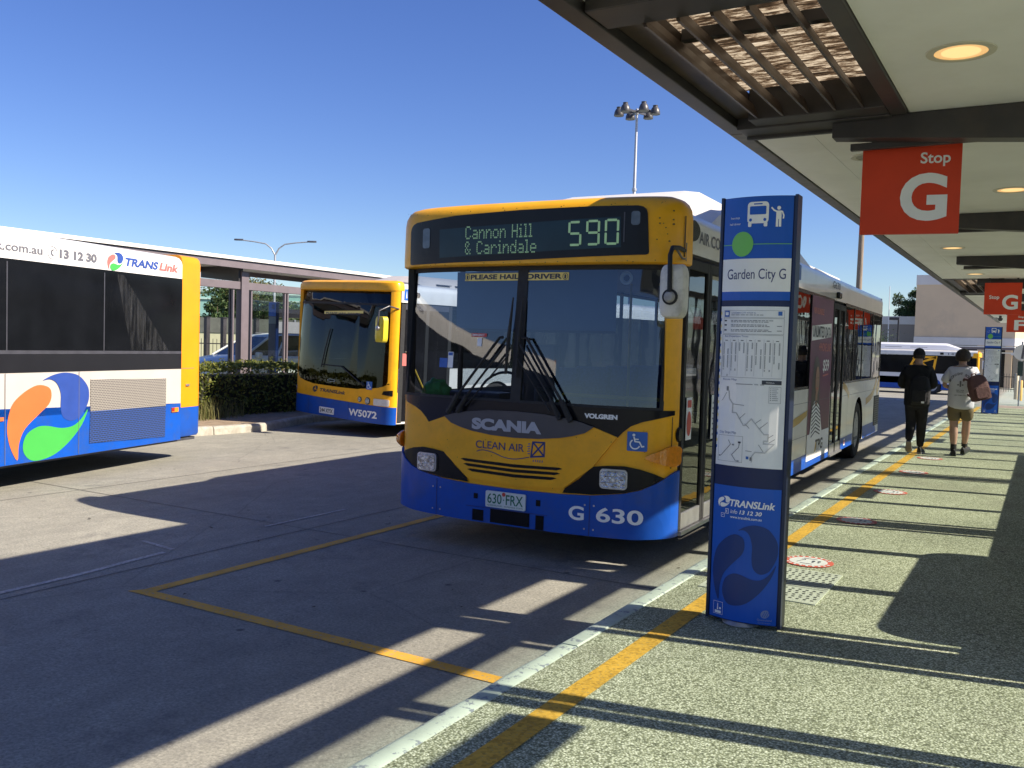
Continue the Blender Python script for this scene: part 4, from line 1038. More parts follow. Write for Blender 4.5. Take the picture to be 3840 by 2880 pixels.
    def dots(s_, x0, x1, z0, z1):
        wid = sum(len(GLY[ch].split()[0])+1 for ch in s_)-1; dx = (x1-x0)/wid; dz = (z1-z0)/7; cx = 0
        for ch in s_:
            rows = GLY[ch].split()
            for j, r_ in enumerate(rows):
                for i, b_ in enumerate(r_):
                    if b_ == '1':
                        a = x0+(cx+i+.5)*dx; b = z1-(j+.5)*dz
                        mb.flat([(a-dx*.36, b-dz*.38), (a+dx*.36, b-dz*.38), (a+dx*.36, b+dz*.38), (a-dx*.36, b+dz*.38)], S, LED, .047)
            cx += len(rows[0])+1
    dots("Cannon Hill", -1.795, -1.16, 2.608, 2.718); dots("& Carindale", -1.795, -1.12, 2.482, 2.592)
    SEG = {'5': "afgcd", '9': "abcdfg", '0': "abcdef"}
    for k, ch in enumerate("590"):
        x0 = -.845+.150*k; w_, z0, z1 = .112, 2.527+.002*k, 2.722+.004*k; zm = (z0+z1)/2; t = .018
        P = {'a': (x0+t, z1-t, x0+w_-t, z1), 'd': (x0+t, z0, x0+w_-t, z0+t), 'g': (x0+t, zm-t/2, x0+w_-t, zm+t/2), 'f': (x0, zm+.006, x0+t, z1-.01), 'e': (x0, z0+.01, x0+t, zm-.006), 'b': (x0+w_-t, zm+.006, x0+w_, z1-.01), 'c': (x0+w_-t, z0+.01, x0+w_, zm-.006)}
        for sname in SEG[ch]:
            p = P[sname]; mb.flat(rrect(p[0], p[1], p[2], p[3], .005, 2), S, LED, .047)
    mb.build('destination_display', root, smooth=35)
    # --- wipers
    for k in (0, 1):
        mb = MB(); O = .055; S = SW
        G = lambda pts, r, m=RUBBER: mb.tube([S(a, b, O) for a, b in pts], r, m, 6)
        if k == 0:
            px, tx = -1.93, -1.45; bl = ((-1.36, 2.13), (-1.385, 1.50)); b0 = -1.42
        else:
            px, tx = -.76, -1.20; bl = ((-1.27, 2.12), (-1.285, 1.48)); b0 = -1.25
        G([(px, 1.17), (px+(tx-px)*.3, 1.36), (tx, 1.80), (b0, 1.80)], .012)
        d = .10 if k == 0 else -.10
        G([(px+d, 1.19), (tx+d*.55, 1.74), (b0, 1.75)], .010); G([(px+d*1.9, 1.22), (tx+d*.95, 1.66)], .007)
        G([(px+d*.1, 1.15), (px+(tx-px)*.22, 1.31)], .024); G([(px+d*1.05, 1.16), (px+d+(tx-px)*.2, 1.31)], .02)
        mb.tube([S(bl[0][0], bl[0][1], .035), S((bl[0][0]+bl[1][0])/2, (bl[0][1]+bl[1][1])/2, .045), S(bl[1][0], bl[1][1], .035)], [.006, .017, .012], RUBBER, 6)
        mb.build('wiper', root, smooth=50)
    S = S0
    # --- mirrors
    mb = MB()
    mb.loft([[(.075+sx*w, yy, 2.165+sz*h) for sx, sz in rrect(-1, -1, 1, 1, .45, 4)] for yy, w, h in ((-.46, .055, .145), (-.44, .088, .188), (-.36, .096, .198), (-.33, .094, .195))], pm("worn_white_mirror_shell", (.74, .71, .62), .45, .08, 6, dirt=(.2, .18, .14), dscale=4, damt=.7))
    mr = fixn(mb.build('mirror', root, smooth=45, bevel=.006))
    mb = MB(); mb.loft([[(.075+sx*.092, yy, 2.165+sz*.185) for sx, sz in rrect(-1, -1, 1, 1, .45, 4)] for yy in (-.329, -.325)], pm("mirror_silvering", (.6, .62, .65), .05, .02, 3, metal=1)); fixn(mb.build('mirror_glass', mr))
    mb = MB()
    mb.tube([(.01, .04, 2.50), (.045, -.2, 2.50), (.06, -.40, 2.48), (.068, -.47, 2.42), (.075, -.475, 2.14)], .017, RUBBER, 8)
    mb.box(-.01, .03, .0, .09, 2.42, 2.56, CHAR); mb.tube([(.015, .03, 2.44), (.04, -.12, 2.43), (.05, -.3, 2.49)], .009, CHAR, 6)
    mb.lathe([(.001, -.505), (.03, -.50), (.045, -.47), (.05, -.44)], RIM, (.075, 0, 2.12), 18, 'Y'); mb.lathe([(.046, -.475), (.058, -.47), (.058, -.45), (.046, -.44)], RUBBER, (.075, 0, 2.12), 18, 'Y')
    fixn(mb.build('mirror_arm', mr, smooth=45))
    # --- body shell
    z0, zw, zt, zc = .28, 1.29, 2.5, 2.82
    AR = ((2.72, .53, .48), (9.38, .53, .50))
    N = YZ(0); F_ = lambda a, b, o: (-W-o, a, b)
    mb = MB()
    for y0, y1 in ((1.36, 6.66), (7.68, L)): mb.flat(side_poly(y0, y1, z0, zw, AR), N, WHITE, 0, cuts=([], []))
    mb.flat(side_poly(.09, L, z0, zw, AR), F_, WHITE, 0, cuts=([], []))
    mb.loft([roof_ring(W, y, zt, zc+.03) for y in (.14, L-.06)]+[roof_ring(W, L, zt, zc+.03, .05, .03)], WHITE, caps=False, closed=False)
    mb.box(-W+.02, -.02, L-.03, L, z0+.05, zc, pm("bus_rear_white", (.62, .6, .56), .35, .08, 4))
    mb.box(-W+.05, -.05, .3, L-.05, .25, .30, CHAR)
    for y0, y1 in ((2.1, 3.34), (8.76, 10.0)):
        mb.box(-.62, -.58, y0, y1, .28, 1.1, BLACK); mb.box(-.6, -.01, y0, y1, 1.06, 1.10, BLACK); mb.box(-.6, -.01, y0-.03, y0, .28, 1.1, BLACK); mb.box(-.6, -.01, y1, y1+.03, .28, 1.1, BLACK)
    mb.build('body', root, smooth=30)
    # liveried lower skirt
    mb = MB()
    def clipblue(y0, y1, ztop):
        mb.flat(side_poly(y0, y1, z0+.001, ztop, AR), N, BLUE, .003, cuts=([], []))
    clipblue(1.37, 2.18, .46); clipblue(3.26, 6.65, .46); clipblue(7.69, 8.8, .46)
    mb.flat([(9.95, .285), (L-.3, .285), (L-.55, .50), (9.9, .50)], N, BLUE, .003)
    sw = [(1.4, .98), (2.4, .84), (3.6, .80), (4.6, .88), (5.05, .95), (5.05, 1.02), (4.5, .97), (3.6, .90), (2.4, .95), (1.4, 1.1)]
    mb.flat(sw, N, pm("ochre_livery_stripe", (.55, .33, .05), .35, .05, 4, coat=.4), .003, cuts=([], []))
    OC = MATS["ochre_livery_stripe"]
    p = smooth_line([(7.72, 1.27), (8.05, 1.20), (8.35, 1.08)], 5); mb.line([(v.x, v.y) for v in p], .10, N, OC, .003)
    p = smooth_line([(10.2, .92), (10.9, 1.0), (11.3, 1.15), (11.5, 1.29)], 5); mb.line([(v.x, v.y) for v in p], .12, N, OC, .003)
    mb.line([(11.55, 1.02), (11.92, 1.25)], .22, N, OC, .003)
    for y in (2.0, 3.4, 4.2, 5.08, 8.2, 10.1, 11.2): mb.flat([(y, .30), (y+.006, .30), (y+.006, 1.28), (y, 1.28)], N, GREYINK, .0035)
    for z in (.70, 1.12): mb.flat([(1.37, z), (6.65, z), (6.65, z+.005), (1.37, z+.005)], N, GREYINK, .0035)
    mb.flat([(7.69, 1.10), (L-.02, 1.10), (L-.02, 1.105), (7.69, 1.105)], N, GREYINK, .0035)
    mb.text("AIR CONDITIONED", (.40, 2.60, 1.95, 2.70), N, GREYINK, .003, bold=.02); mb.text("G630", (6.5, 2.66, 7.1, 2.76), N, GREYINK, .003, bold=.02)
    mb.flat(rrect(4.05, 2.60, 4.35, 2.78, .02), N, STBLUE, .003); mb.flat([(4.17, 2.63), (4.22, 2.63), (4.205, 2.76), (4.185, 2.76)], N, SIGNWHITE, .005)
    mb.flat(rrect(7.95, .33, 8.07, .43, .01), N, SIGNWHITE, .006); mb.flat(rrect(7.97, .35, 8.05, .41, .01), N, STRED, .008)
    mb.build('side_livery', root)
    mb = MB()
    mb.flat(rrect(11.25, .42, 11.9, .98, .02), N, pm("dark_engine_grille", (.03, .028, .026), .6, .2, 30), .008, wall=0)
    for k in range(13): mb.box(.008, .014, 11.28, 11.87, .44+.041*k, .452+.041*k, CHAR)
    mb.build('engine_grille', root)
    # window bands
    def panes(edges, mp, gm, nm='window'):
        for a, b in zip(edges[:-1], edges[1:]):
            mb = MB(); mb.flat(rrect(a+.012, zw+.03, b-.012, zt-.02, .05), mp, gm, -.012); mb.build(nm, root)
    panes([1.40, 2.62, 3.86, 5.10], N, GL_SIDE); panes([7.72, 8.6, 9.55, 10.75, L-.04], N, GL_SIDE)
    panes([.9, 2.2, 3.6, 5.0, 6.4, 7.8, 9.2, 10.6, L-.1], F_, GL_OFF)
    mb = MB()
    for mp, ys in ((N, (1.36, 2.61, 3.85, 5.09, 6.62, 7.68, 8.59, 9.54, 10.74, L-.05)), (F_, (.86, 2.19, 3.59, 4.99, 6.39, 7.79, 9.19, 10.59, L-.1))):
        for y in ys: mb.flat([(y, zw), (y+.04, zw), (y+.04, zt), (y, zt)], mp, BLACK, -.004, wall=-.04)
    for a, b in ((1.36, 6.66), (7.68, L)):
        mb.flat([(a, zw), (b, zw), (b, zw+.035), (a, zw+.035)], N, BLACK, -.002, wall=-.03); mb.flat([(a, zt-.03), (b, zt-.03), (b, zt+.01), (a, zt+.01)], N, BLACK, .002, wall=-.03)
    mb.flat([(.1, zt-.03), (L, zt-.03), (L, zt+.01), (.1, zt+.01)], F_, BLACK, .002, wall=-.03)
    mb.build('window_frame', root)
    # full-height advert on the side
    mb = MB()
    mb.flat([(5.10, .62), (6.62, .62), (6.62, 2.48), (5.10, 2.48)], N, PURPLE, .004); mb.flat([(5.10, .36), (6.62, .36), (6.62, .70), (5.10, .70)], N, SIGNWHITE, .005)
    mb.flat([(5.14, 1.90), (6.50, 1.97), (6.50, 2.16), (5.14, 2.09)], N, SIGNWHITE, .006); mb.text("UNLIMITED DATA", (5.2, 1.95, 6.45, 2.10), N, INKDARK, .008, bold=.02)
    mb.text("NBN BUNDLE", (5.2, 2.25, 5.9, 2.33), N, SALMON, .006, bold=.02); mb.text("+PHONE LINE", (5.65, 1.77, 6.5, 1.88), N, SALMON, .006, bold=.02)
    mb.text("$59", (5.98, 1.48, 6.42, 1.66), N, SIGNWHITE, .006, bold=.02); mb.line([(6.0, 1.44), (6.4, 1.46)], .02, N, SALMON, .006)
    mb.text("TPG", (5.66, .45, 6.18, .60), N, INKDARK, .007, bold=.03); mb.flat([(5.60, .44), (5.70, .44), (5.76, .60), (5.70, .60)], N, OC, .0065)
    SK2 = pm("printed_face", (.30, .15, .09), .4, .1, 5); HR2 = pm("printed_hair", (.025, .015, .015), .4, .1, 5)
    mb.flat(smooth_poly([(5.30, .72), (5.28, 1.1), (5.32, 1.45), (5.42, 1.66), (5.58, 1.70), (5.74, 1.60), (5.80, 1.35), (5.82, 1.0), (5.85, .72)], 4), N, HR2, .006, cuts=([], []))
    mb.flat(smooth_poly([(5.30, .64), (5.28, .80), (5.38, 1.06), (5.58, 1.12), (5.82, 1.04), (5.98, .82), (6.02, .64)], 4), N, SIGNWHITE, .008, cuts=([], []))
    for k in range(9): mb.line([(5.32, .66+.05*k), (5.60, .72+.05*k), (5.92, .66+.045*k)], .018, N, INKDARK, .010)
    mb.flat([(5.52, 1.05), (5.66, 1.05), (5.66, 1.22), (5.52, 1.22)], N, SK2, .009); mb.flat(disc(5.61, 1.38, .13, 20, .19), N, SK2, .010)
    for x in (5.56, 5.67): mb.flat(disc(x, 1.42, .018, 8, .010), N, HR2, .012)
    mb.line([(5.57, 1.29), (5.62, 1.275), (5.67, 1.29)], .014, N, STRED, .012)
    mb.build('side_advert', root)
    # doors
    for y0, y1, leaves in ((.13, 1.34, 2), (6.68, 7.66, 2)):
        w_ = (y1-y0)/leaves
        for k in range(leaves):
            a, b = y0+k*w_+.006, y0+(k+1)*w_-.006; mb = MB(); fr = .055
            for q in ((a, a+fr, .31, zt-.04), (b-fr, b, .31, zt-.04), (a+fr, b-fr, .31, .44), (a+fr, b-fr, zt-.12, zt-.04)): mb.box(-.03, .004, q[0], q[1], q[2], q[3], RUBBER if q[2] > 1 or q[3] > 1 else SILVER)
            dr = mb.build('door', root, bevel=.004)
            mb = MB(); mb.flat([(a+fr, .44), (b-fr, .44), (b-fr, zt-.12), (a+fr, zt-.12)], N, GL_SIDE, -.012)
            mb.build('door_glass', dr)
        mb = MB(); mb.box(-.02, .03, y0, y1, .275, .305, SILVER); mb.build('door_step', root)
    mb = MB(); mb.flat([(.24, 1.02), (.38, 1.02), (.38, 1.36), (.24, 1.36)], N, SIGNWHITE, .0); mb.flat(disc(.31, 1.15, .055, 16, .10), N, STRED, .003); mb.flat(rrect(.26, 1.28, .36, 1.34, .01), N, STRED, .003)
    mb.build('door_notice', root)
    mb = MB(); mb.flat([(.92, .98), (1.12, .98), (1.12, 1.36), (.92, 1.36)], N, SIGNWHITE, .0)
    for k in range(7): mb.line([(.95, 1.02+.045*k), (1.09, 1.02+.045*k)], .012, N, GREYINK, .002)
    mb.build('door_notice', root)
    mb = MB(); mb.lathe([(.001, .02), (.05, .02), (.06, .0)], BLACK, (0.0, .065, 1.08), 16, 'X'); fixn(mb.build('door_button', root))
    mb = MB(); mb.loft([[(o, y, z) for y, z in smooth_poly([(.16, 2.60), (.30, 2.62), (.36, 2.69), (.30, 2.74), (.17, 2.75)], 3)] for o in (0.0, .022)], BLACK); fixn(mb.build('side_camera', root, smooth=40))
    mb = MB(); mb.box(-.002, .05, 6.8, 7.0, 2.53, 2.62, BLACK); fixn(mb.build('side_camera', root, bevel=.015))
    # wheels
    wheel(root, -.03, 2.72, .48); wheel(root, -.03, 9.38, .48); wheel(root, -W+.03, 2.72, .48, out=-1); wheel(root, -W+.03, 9.38, .48, out=-1)
    # roof pods
    mb = MB()
    PW = pm("white_gas_pod", (.74, .71, .64), .35, .05, 3, dirt=(.5, .44, .34), dscale=2, damt=.3)
    def pod(x0, x1, ys, hs, zb=2.86):
        mb.loft([[(x0, y, zb), (x0+.02, y, zb+h*.45), (x0+.30, y, zb+h*.95), (x0+.45, y, zb+h), (x1-.45, y, zb+h), (x1-.30, y, zb+h*.95), (x1-.02, y, zb+h*.45), (x1, y, zb)] for y, h in zip(ys, hs)], PW)
    pod(-W+.22, -.22, (1.45, 1.75, 1.98, 5.2, 6.2), (.06, .36, .45, .45, .10)); pod(-W+.3, -.3, (6.6, 6.9, 8.9, 9.4), (.06, .25, .25, .05))
    mb.build('roof_pod', root, smooth=35)
    mb = MB(); mb.tube([(-1.95, 1.3, 2.88), (-1.95, 1.3, 3.12)], .006, CHAR, 5); mb.tube([(-1.95, 1.3, 3.06), (-1.95, 1.3, 3.12)], .012, SIGNWHITE, 6); mb.build('aerial', root)
    interior(root, W, .12, L)
    return root
hero_bus()
# crumpled green bag on the dashboard
def green_bag():
    mb = MB(); bm = bmesh.new(); bmesh.ops.create_icosphere(bm, subdivisions=4, radius=1)
    for v in bm.verts:
        n = v.co.normalized(); k = 1+.22*noise.noise(n*2.2)+.12*noise.noise(n*5+Vector((3, 1, 2)))+.06*abs(noise.noise(n*11))
        v.co = Vector((n.x*.135*k, n.y*.08*k, max(-.06, n.z*.105*k)))
    vs = [tuple(v.co) for v in bm.verts]; fs = [tuple(v.index for v in f.verts) for f in bm.faces]; bm.free()
    mb.add(vs, fs, pm("green_plastic_bag", (.14, .62, .09), .35, .15, 14, bump=.3, bscale=30))
    o = mb.build('plastic_bag', smooth=60); th = R(1.45); lx, ly = -2.30, .10
    o.location = (-2.44+lx*math.cos(th)-ly*math.sin(th), 6.67+lx*math.sin(th)+ly*math.cos(th), 1.305)
    tag(o, 'crumpled green plastic bag in the lower corner of the 590 bus windscreen', 'bag')
green_bag()

def simple_shell(root, W, L, z0, zw, zt, zc, AR, y0=.1, rear=True, near=WHITE, bandmat=GL_DARK):
    N = YZ(0); F_ = lambda a, b, o: (-W-o, a, b)
    mb = MB()
    mb.flat(side_poly(y0, L, z0, zw, AR), N, near, 0, cuts=([], [])); mb.flat(side_poly(y0, L, z0, zw, AR), F_, near, 0, cuts=([], []))
    mb.loft([roof_ring(W, y, zt, zc) for y in (y0, L-.1)]+[roof_ring(W, L, zt, zc, .04, .02)], WHITE, caps=False, closed=False)
    mb.box(-W+.02, -.02, L-.02, L, z0, zc, near); mb.box(-W+.05, -.05, .2, L-.05, .26, .30, CHAR)
    for c, r, zc_ in AR: mb.box(-W+.02, -.02, c-r-.05, c+r+.05, .28, 1.1, BLACK) if False else None
    mb.build('body', root, smooth=30)
    return N, F_

# ---- the bus facing us at the far stop
def second_bus():
    W, L = 2.88, 12.0; c = -W/2; KS = 2.88/2.83
    root = thing('city_bus', 'yellow and blue bus W5072 waiting by the hedge with dark blank display', 'bus', (-9.92, 12.72, 0), R(-11))
    root.rotation_euler = (0, R(1.6), R(-11))
    AR = ((2.7, .52, .48), (8.9, .52, .48))
    N, F_ = simple_shell(root, W, L, .26, 1.25, 2.42, 2.74, AR)
    S = front_surf(W, .26, .10); AC = acuts(W)
    X = lambda lst: [(-s*KS, z-.045) for s, z in lst]
    n = 40
    def hring(off, z):
        h = W/2; pts = []
        for i in range(n+1):
            s = 2*i/n-1; t = (1-(1-abs(s))**2.2)*(1 if s > 0 else -1)
            x, y, _ = S(-h+h*t, z, off); pts.append((x, y, z))
        return pts+[(pts[-1][0], .16, z), (pts[0][0], .16, z)]
    mb = MB(); mb.loft([hring(o, z) for o, z in ((0, .26), (0, .82))], YELLOW, caps=False); mb.loft([hring(o, z) for o, z in ((-.03, 2.60), (.006, 2.62), (.004, 2.70), (-.02, 2.755), (-.07, 2.785), (-.15, 2.80))], YELLOW)
    for a0, a1 in ((-.10, 0), (-W, -W+.035)): mb.flat([(a0, .8), (a1, .8), (a1, 2.65), (a0, 2.65)], S, YELLOW, 0, cuts=(AC, []), wall=-.06)
    mb.flat(X([(.0, .9), (.0, 1.1), (.06, 1.15), (.12, 1.0), (.4, .93), (.8, .87), (1.4, .86), (2.1, .87), (2.6, .94), (2.75, 1.1), (2.83, 1.1), (2.83, .83), (0, .83)]), S, YELLOW, .001, cuts=(AC, []))
    mb.build('front_panel', root, smooth=35)
    mb = MB(); mb.flat(X([(0, .29), (0, .60), (2.83, .64), (2.83, .29)]), S, BLUE, .008, cuts=(AC, []), wall=-.05)
    mb.text("W5072", tuple(X([(1.0, .375)])[0])+tuple(X([(.28, .505)])[0]), S, SIGNWHITE, .011, bold=.03)
    for s in (1.02, 2.22): mb.flat(X([(s, .3), (s-.008, .3), (s-.008, .61), (s, .61)]), S, INKNAVY, .010)
    mb.build('bumper', root, smooth=35)
    mb = MB(); a = X([(1.85, .335)])[0]; b = X([(1.42, .455)])[0]; mb.flat(rrect(a[0], a[1], b[0], b[1], .01), S, SIGNWHITE, .025, wall=.009); mb.text("244 XYX", (a[0]+.025, a[1]+.025, b[0]-.02, b[1]-.02), S, INKDARK, .028, bold=.02); mb.build('number_plate', root)
    # big windscreen leaning back, dark sign glass above it leaning further
    S1 = S
    S = lambda a, b, o: (lambda q: (q[0], q[1]+max(0, b-.9)*.045+max(0, b-2.37)*.20, q[2]))(S1(a, b, o))
    ws = smooth_poly(X([(.055, 1.08), (.11, 1.0), (.3, .93), (.83, .875), (1.5, .865), (2.2, .885), (2.55, .945), (2.70, 1.06), (2.74, 1.5), (2.74, 2.2), (2.72, 2.66), (2.64, 2.74), (2.4, 2.765), (1.4, 2.755), (.5, 2.72), (.22, 2.69), (.12, 2.62), (.07, 2.4), (.055, 1.7)]), 2)
    mb = MB(); mb.flat(ws, S, GL_COACH, .004, cuts=(AC, [2.37])); mb.build('windscreen', root, smooth=60)
    mb = MB()
    mb.flat(X([(.05, 2.43), (2.74, 2.43), (2.72, 2.66), (2.64, 2.74), (2.4, 2.765), (1.4, 2.755), (.5, 2.72), (.22, 2.69), (.12, 2.62)]), S, BLACK, -.006, cuts=(AC, []), wall=-.03); mb.flat(X([(.06, 1.15), (.10, 1.02), (.3, .94), (.83, .885), (1.5, .875), (2.2, .895), (2.55, .955), (2.7, 1.08), (2.6, 1.16), (1.4, 1.10)]), S, BLACK, -.004, cuts=(AC, []))
    cv = smooth_line(X([(2.72, 2.34), (2.4, 2.17), (2.05, 2.07), (1.63, 1.95), (1.23, 1.84), (.85, 1.68), (.56, 1.50), (.50, 1.25), (.52, 1.1)]), 6); mb.line([(p.x, p.y) for p in cv], .022, S, CHAR, -.003)  # charcoal curve drawn in for a reflection in the glass
    mb.flat(X([(2.74, 2.43), (.06, 2.43), (.06, 2.395), (2.74, 2.395)]), S, RUBBER, .008, cuts=(AC, []))
    mb.build('windscreen_surround', root, smooth=40)
    mb = MB(); a = X([(1.9, 2.20)])[0]; b = X([(.78, 2.27)])[0]; mb.flat([(a[0], a[1]), (b[0], b[1]-.03), (b[0], b[1]+.02), (a[0], a[1]+.055)], S, STICKY, .007, cuts=(AC, [])); mb.text("PLEASE HAIL DRIVER", (a[0]+.06, a[1]+.002, b[0]-.06, a[1]+.042), S, INKDARK, .010, bold=.03); mb.build('windscreen_sticker', root)
    mb = MB(); sw = X([(2.03, .775)])[0]; swirl(mb, S, sw[0], sw[1], .13, (INKDARK,)*3, .004); mb.build('logo', root); mb = MB(); a = X([(1.88, .735)])[0]; b = X([(1.12, .80)])[0]; mb.text("TRANSLink", (a[0], a[1], b[0], b[1]), S, INKDARK, .004, bold=.03, shear=.2); mb.build('front_lettering', root)
    for s, z, r in ((3.03, .735, .05), (2.80, .735, .055), (.72, .69, .05), (.52, .68, .065)):
        mb = MB(); a, b = X([(min(s, 2.79), z)])[0]
        mb.flat(disc(a, b, r, 18), S, CHAR, .008, wall=0); mb.flat(disc(a, b, r*.78, 18), S, LAMP, .014, wall=.006); mb.build('headlight', root, smooth=40)
    mb = MB(); a = X([(.37, .615)])[0]; b = X([(.06, .735)])[0]; mb.flat(rrect(a[0], a[1], b[0], b[1], .02), S, pm("white_lamp_lens", (.75, .72, .66), .2, .08, 30, coat=1, bump=.3, bscale=60), .012, cuts=(AC, []), wall=0); mb.build('indicator', root, smooth=40)
    mb = MB(); mb.flat(X([(.20, .82), (.02, .80), (.02, .905), (.17, .88)]), S, BLACK, .006, cuts=(AC, [])); mb.build('air_vent', root)
    mb = MB(); a = X([(.56, .885)])[0]; wheelchair(mb, S, a[0], a[1], .145, .010); a = X([(1.54, .97)])[0]; mb.flat(disc(a[0], a[1], .12, 20, .028), S, SILVER, .010); mb.flat(disc(a[0], a[1], .105, 20, .02), S, BLACK, .012); mb.build('badge', root)
    mb = MB(); G = lambda p, r: mb.tube([S(a, b, .03) for a, b in X(p)], r, RUBBER, 6)
    G([(1.65, 1.93), (1.76, 1.55), (1.84, 1.2)], .012); G([(1.80, 1.25), (1.25, 1.25), (.70, .99)], .012); G([(.66, 1.0), (.60, .95)], .03); mb.build('wiper', root)
    mb = MB(); YM = pm("bright_yellow_mirror_shell", (.70, .55, .03), .4, .06, 6, coat=.3)
    mb.loft([[(.0+sx*w, yy, 1.93+sz*h) for sx, sz in rrect(-1, -1, 1, 1, .4, 4)] for yy, w, h in ((-.40, .06, .16), (-.38, .11, .22), (-.28, .115, .225))], YM); mm = fixn(mb.build('mirror', root, smooth=45))
    mb = MB(); mb.tube([(0, .05, 2.30), (.02, -.2, 2.34), (.0, -.40, 2.25), (0, -.42, 1.95)], .014, CHAR); mb.lathe([(.001, -.45), (.04, -.44), (.04, -.40)], SILVER, (0, 0, 1.95), 12, 'Y'); fixn(mb.build('mirror_arm', mm))
    mb = MB(); mb.flat([(.12, 1.26), (L-.1, 1.26), (L-.1, 2.41), (.12, 2.41)], N, GL_SIDE, -.004); mb.build('window', root)
    mb = MB(); mb.flat([(.12, 1.26), (L-.1, 1.26), (L-.1, 2.41), (.12, 2.41)], F_, GL_SIDE, -.004); mb.build('window', root)
    mb = MB()
    for q in ((.105, .20), (.70, .78), (1.28, 1.36)): mb.box(-.03, .008, q[0], q[1], .28, 2.40, RUBBER)
    mb.box(-.03, .007, .205, 1.275, 2.30, 2.40, CHAR); dr = mb.build('door', root)
    mb = MB(); mb.flat([(.20, .30), (1.28, .30), (1.28, 2.3), (.20, 2.3)], N, pm("dark_door_glass", (.012, .012, .014), .08, .2, 3), .005); mb.flat([(.17, 1.30), (.30, 1.30), (.30, 1.52), (.17, 1.52)], N, SALMON, .008); mb.build('door_glass', dr)
    mb = MB(); mb.tube([(.02, .26, 1.55), (.02, .75, .8)], .015, RAILY, 6); mb.build('grab_rail', root)
    mb = MB(); mb.flat([(1.4, .28), (L, .28), (L, .62), (1.4, .62)], N, BLUE, .003); mb.flat([(.16, 2.46), (.28, 2.46), (.28, 2.66), (.16, 2.66)], N, STBLUE, .003); mb.flat([(.20, 2.5), (.225, 2.5), (.215, 2.62), (.21, 2.62)], N, SIGNWHITE, .005); mb.build('side_livery', root)
    mb = MB(); mb.lathe([(.001, .09), (.05, .08), (.06, .0)], BLACK, (0, .42, 2.56), 14, 'X'); fixn(mb.build('side_camera', root))
    mb = MB(); mb.loft([[(x, y, 2.77+h*k) for x, k in ((-2.2, 0), (-2.05, .6), (-1.7, 1), (-.9, 1), (-.5, .6), (-.36, 0))] for y, h in ((.9, .06), (1.3, .2), (3.6, .2), (3.9, .05))], pm("grey_roof_pod", (.50, .46, .42), .5, .06, 3))
    for k in range(4): mb.box(-.41, -.34, 1.3+.5*k, 1.65+.5*k, 2.80, 2.815, CHAR)
    mb.build('roof_pod', root, smooth=35)
    wheel(root, -.03, 2.7, .48); wheel(root, -.03, 8.9, .48)
    # cab interior seen through the windscreen
    mb = MB(); mb.box(-W+.05, -.08, .12, .6, .5, 1.12, BLACK); mb.box(-W+.04, -.05, .5, L-.2, .33, .36, LH); mb.box(-W+.05, -.06, .3, L-.2, 2.36, 2.40, INTG); mb.box(-1.25, -.85, .7, .74, 1.1, 1.45, pm("fare_machine_grey", (.35, .35, .36), .4, .05, 8)); mb.box(-2.3, -1.75, 1.0, 1.15, .8, 1.8, CHAR); mb.build('cabin_lining', root)
    return root
second_bus()

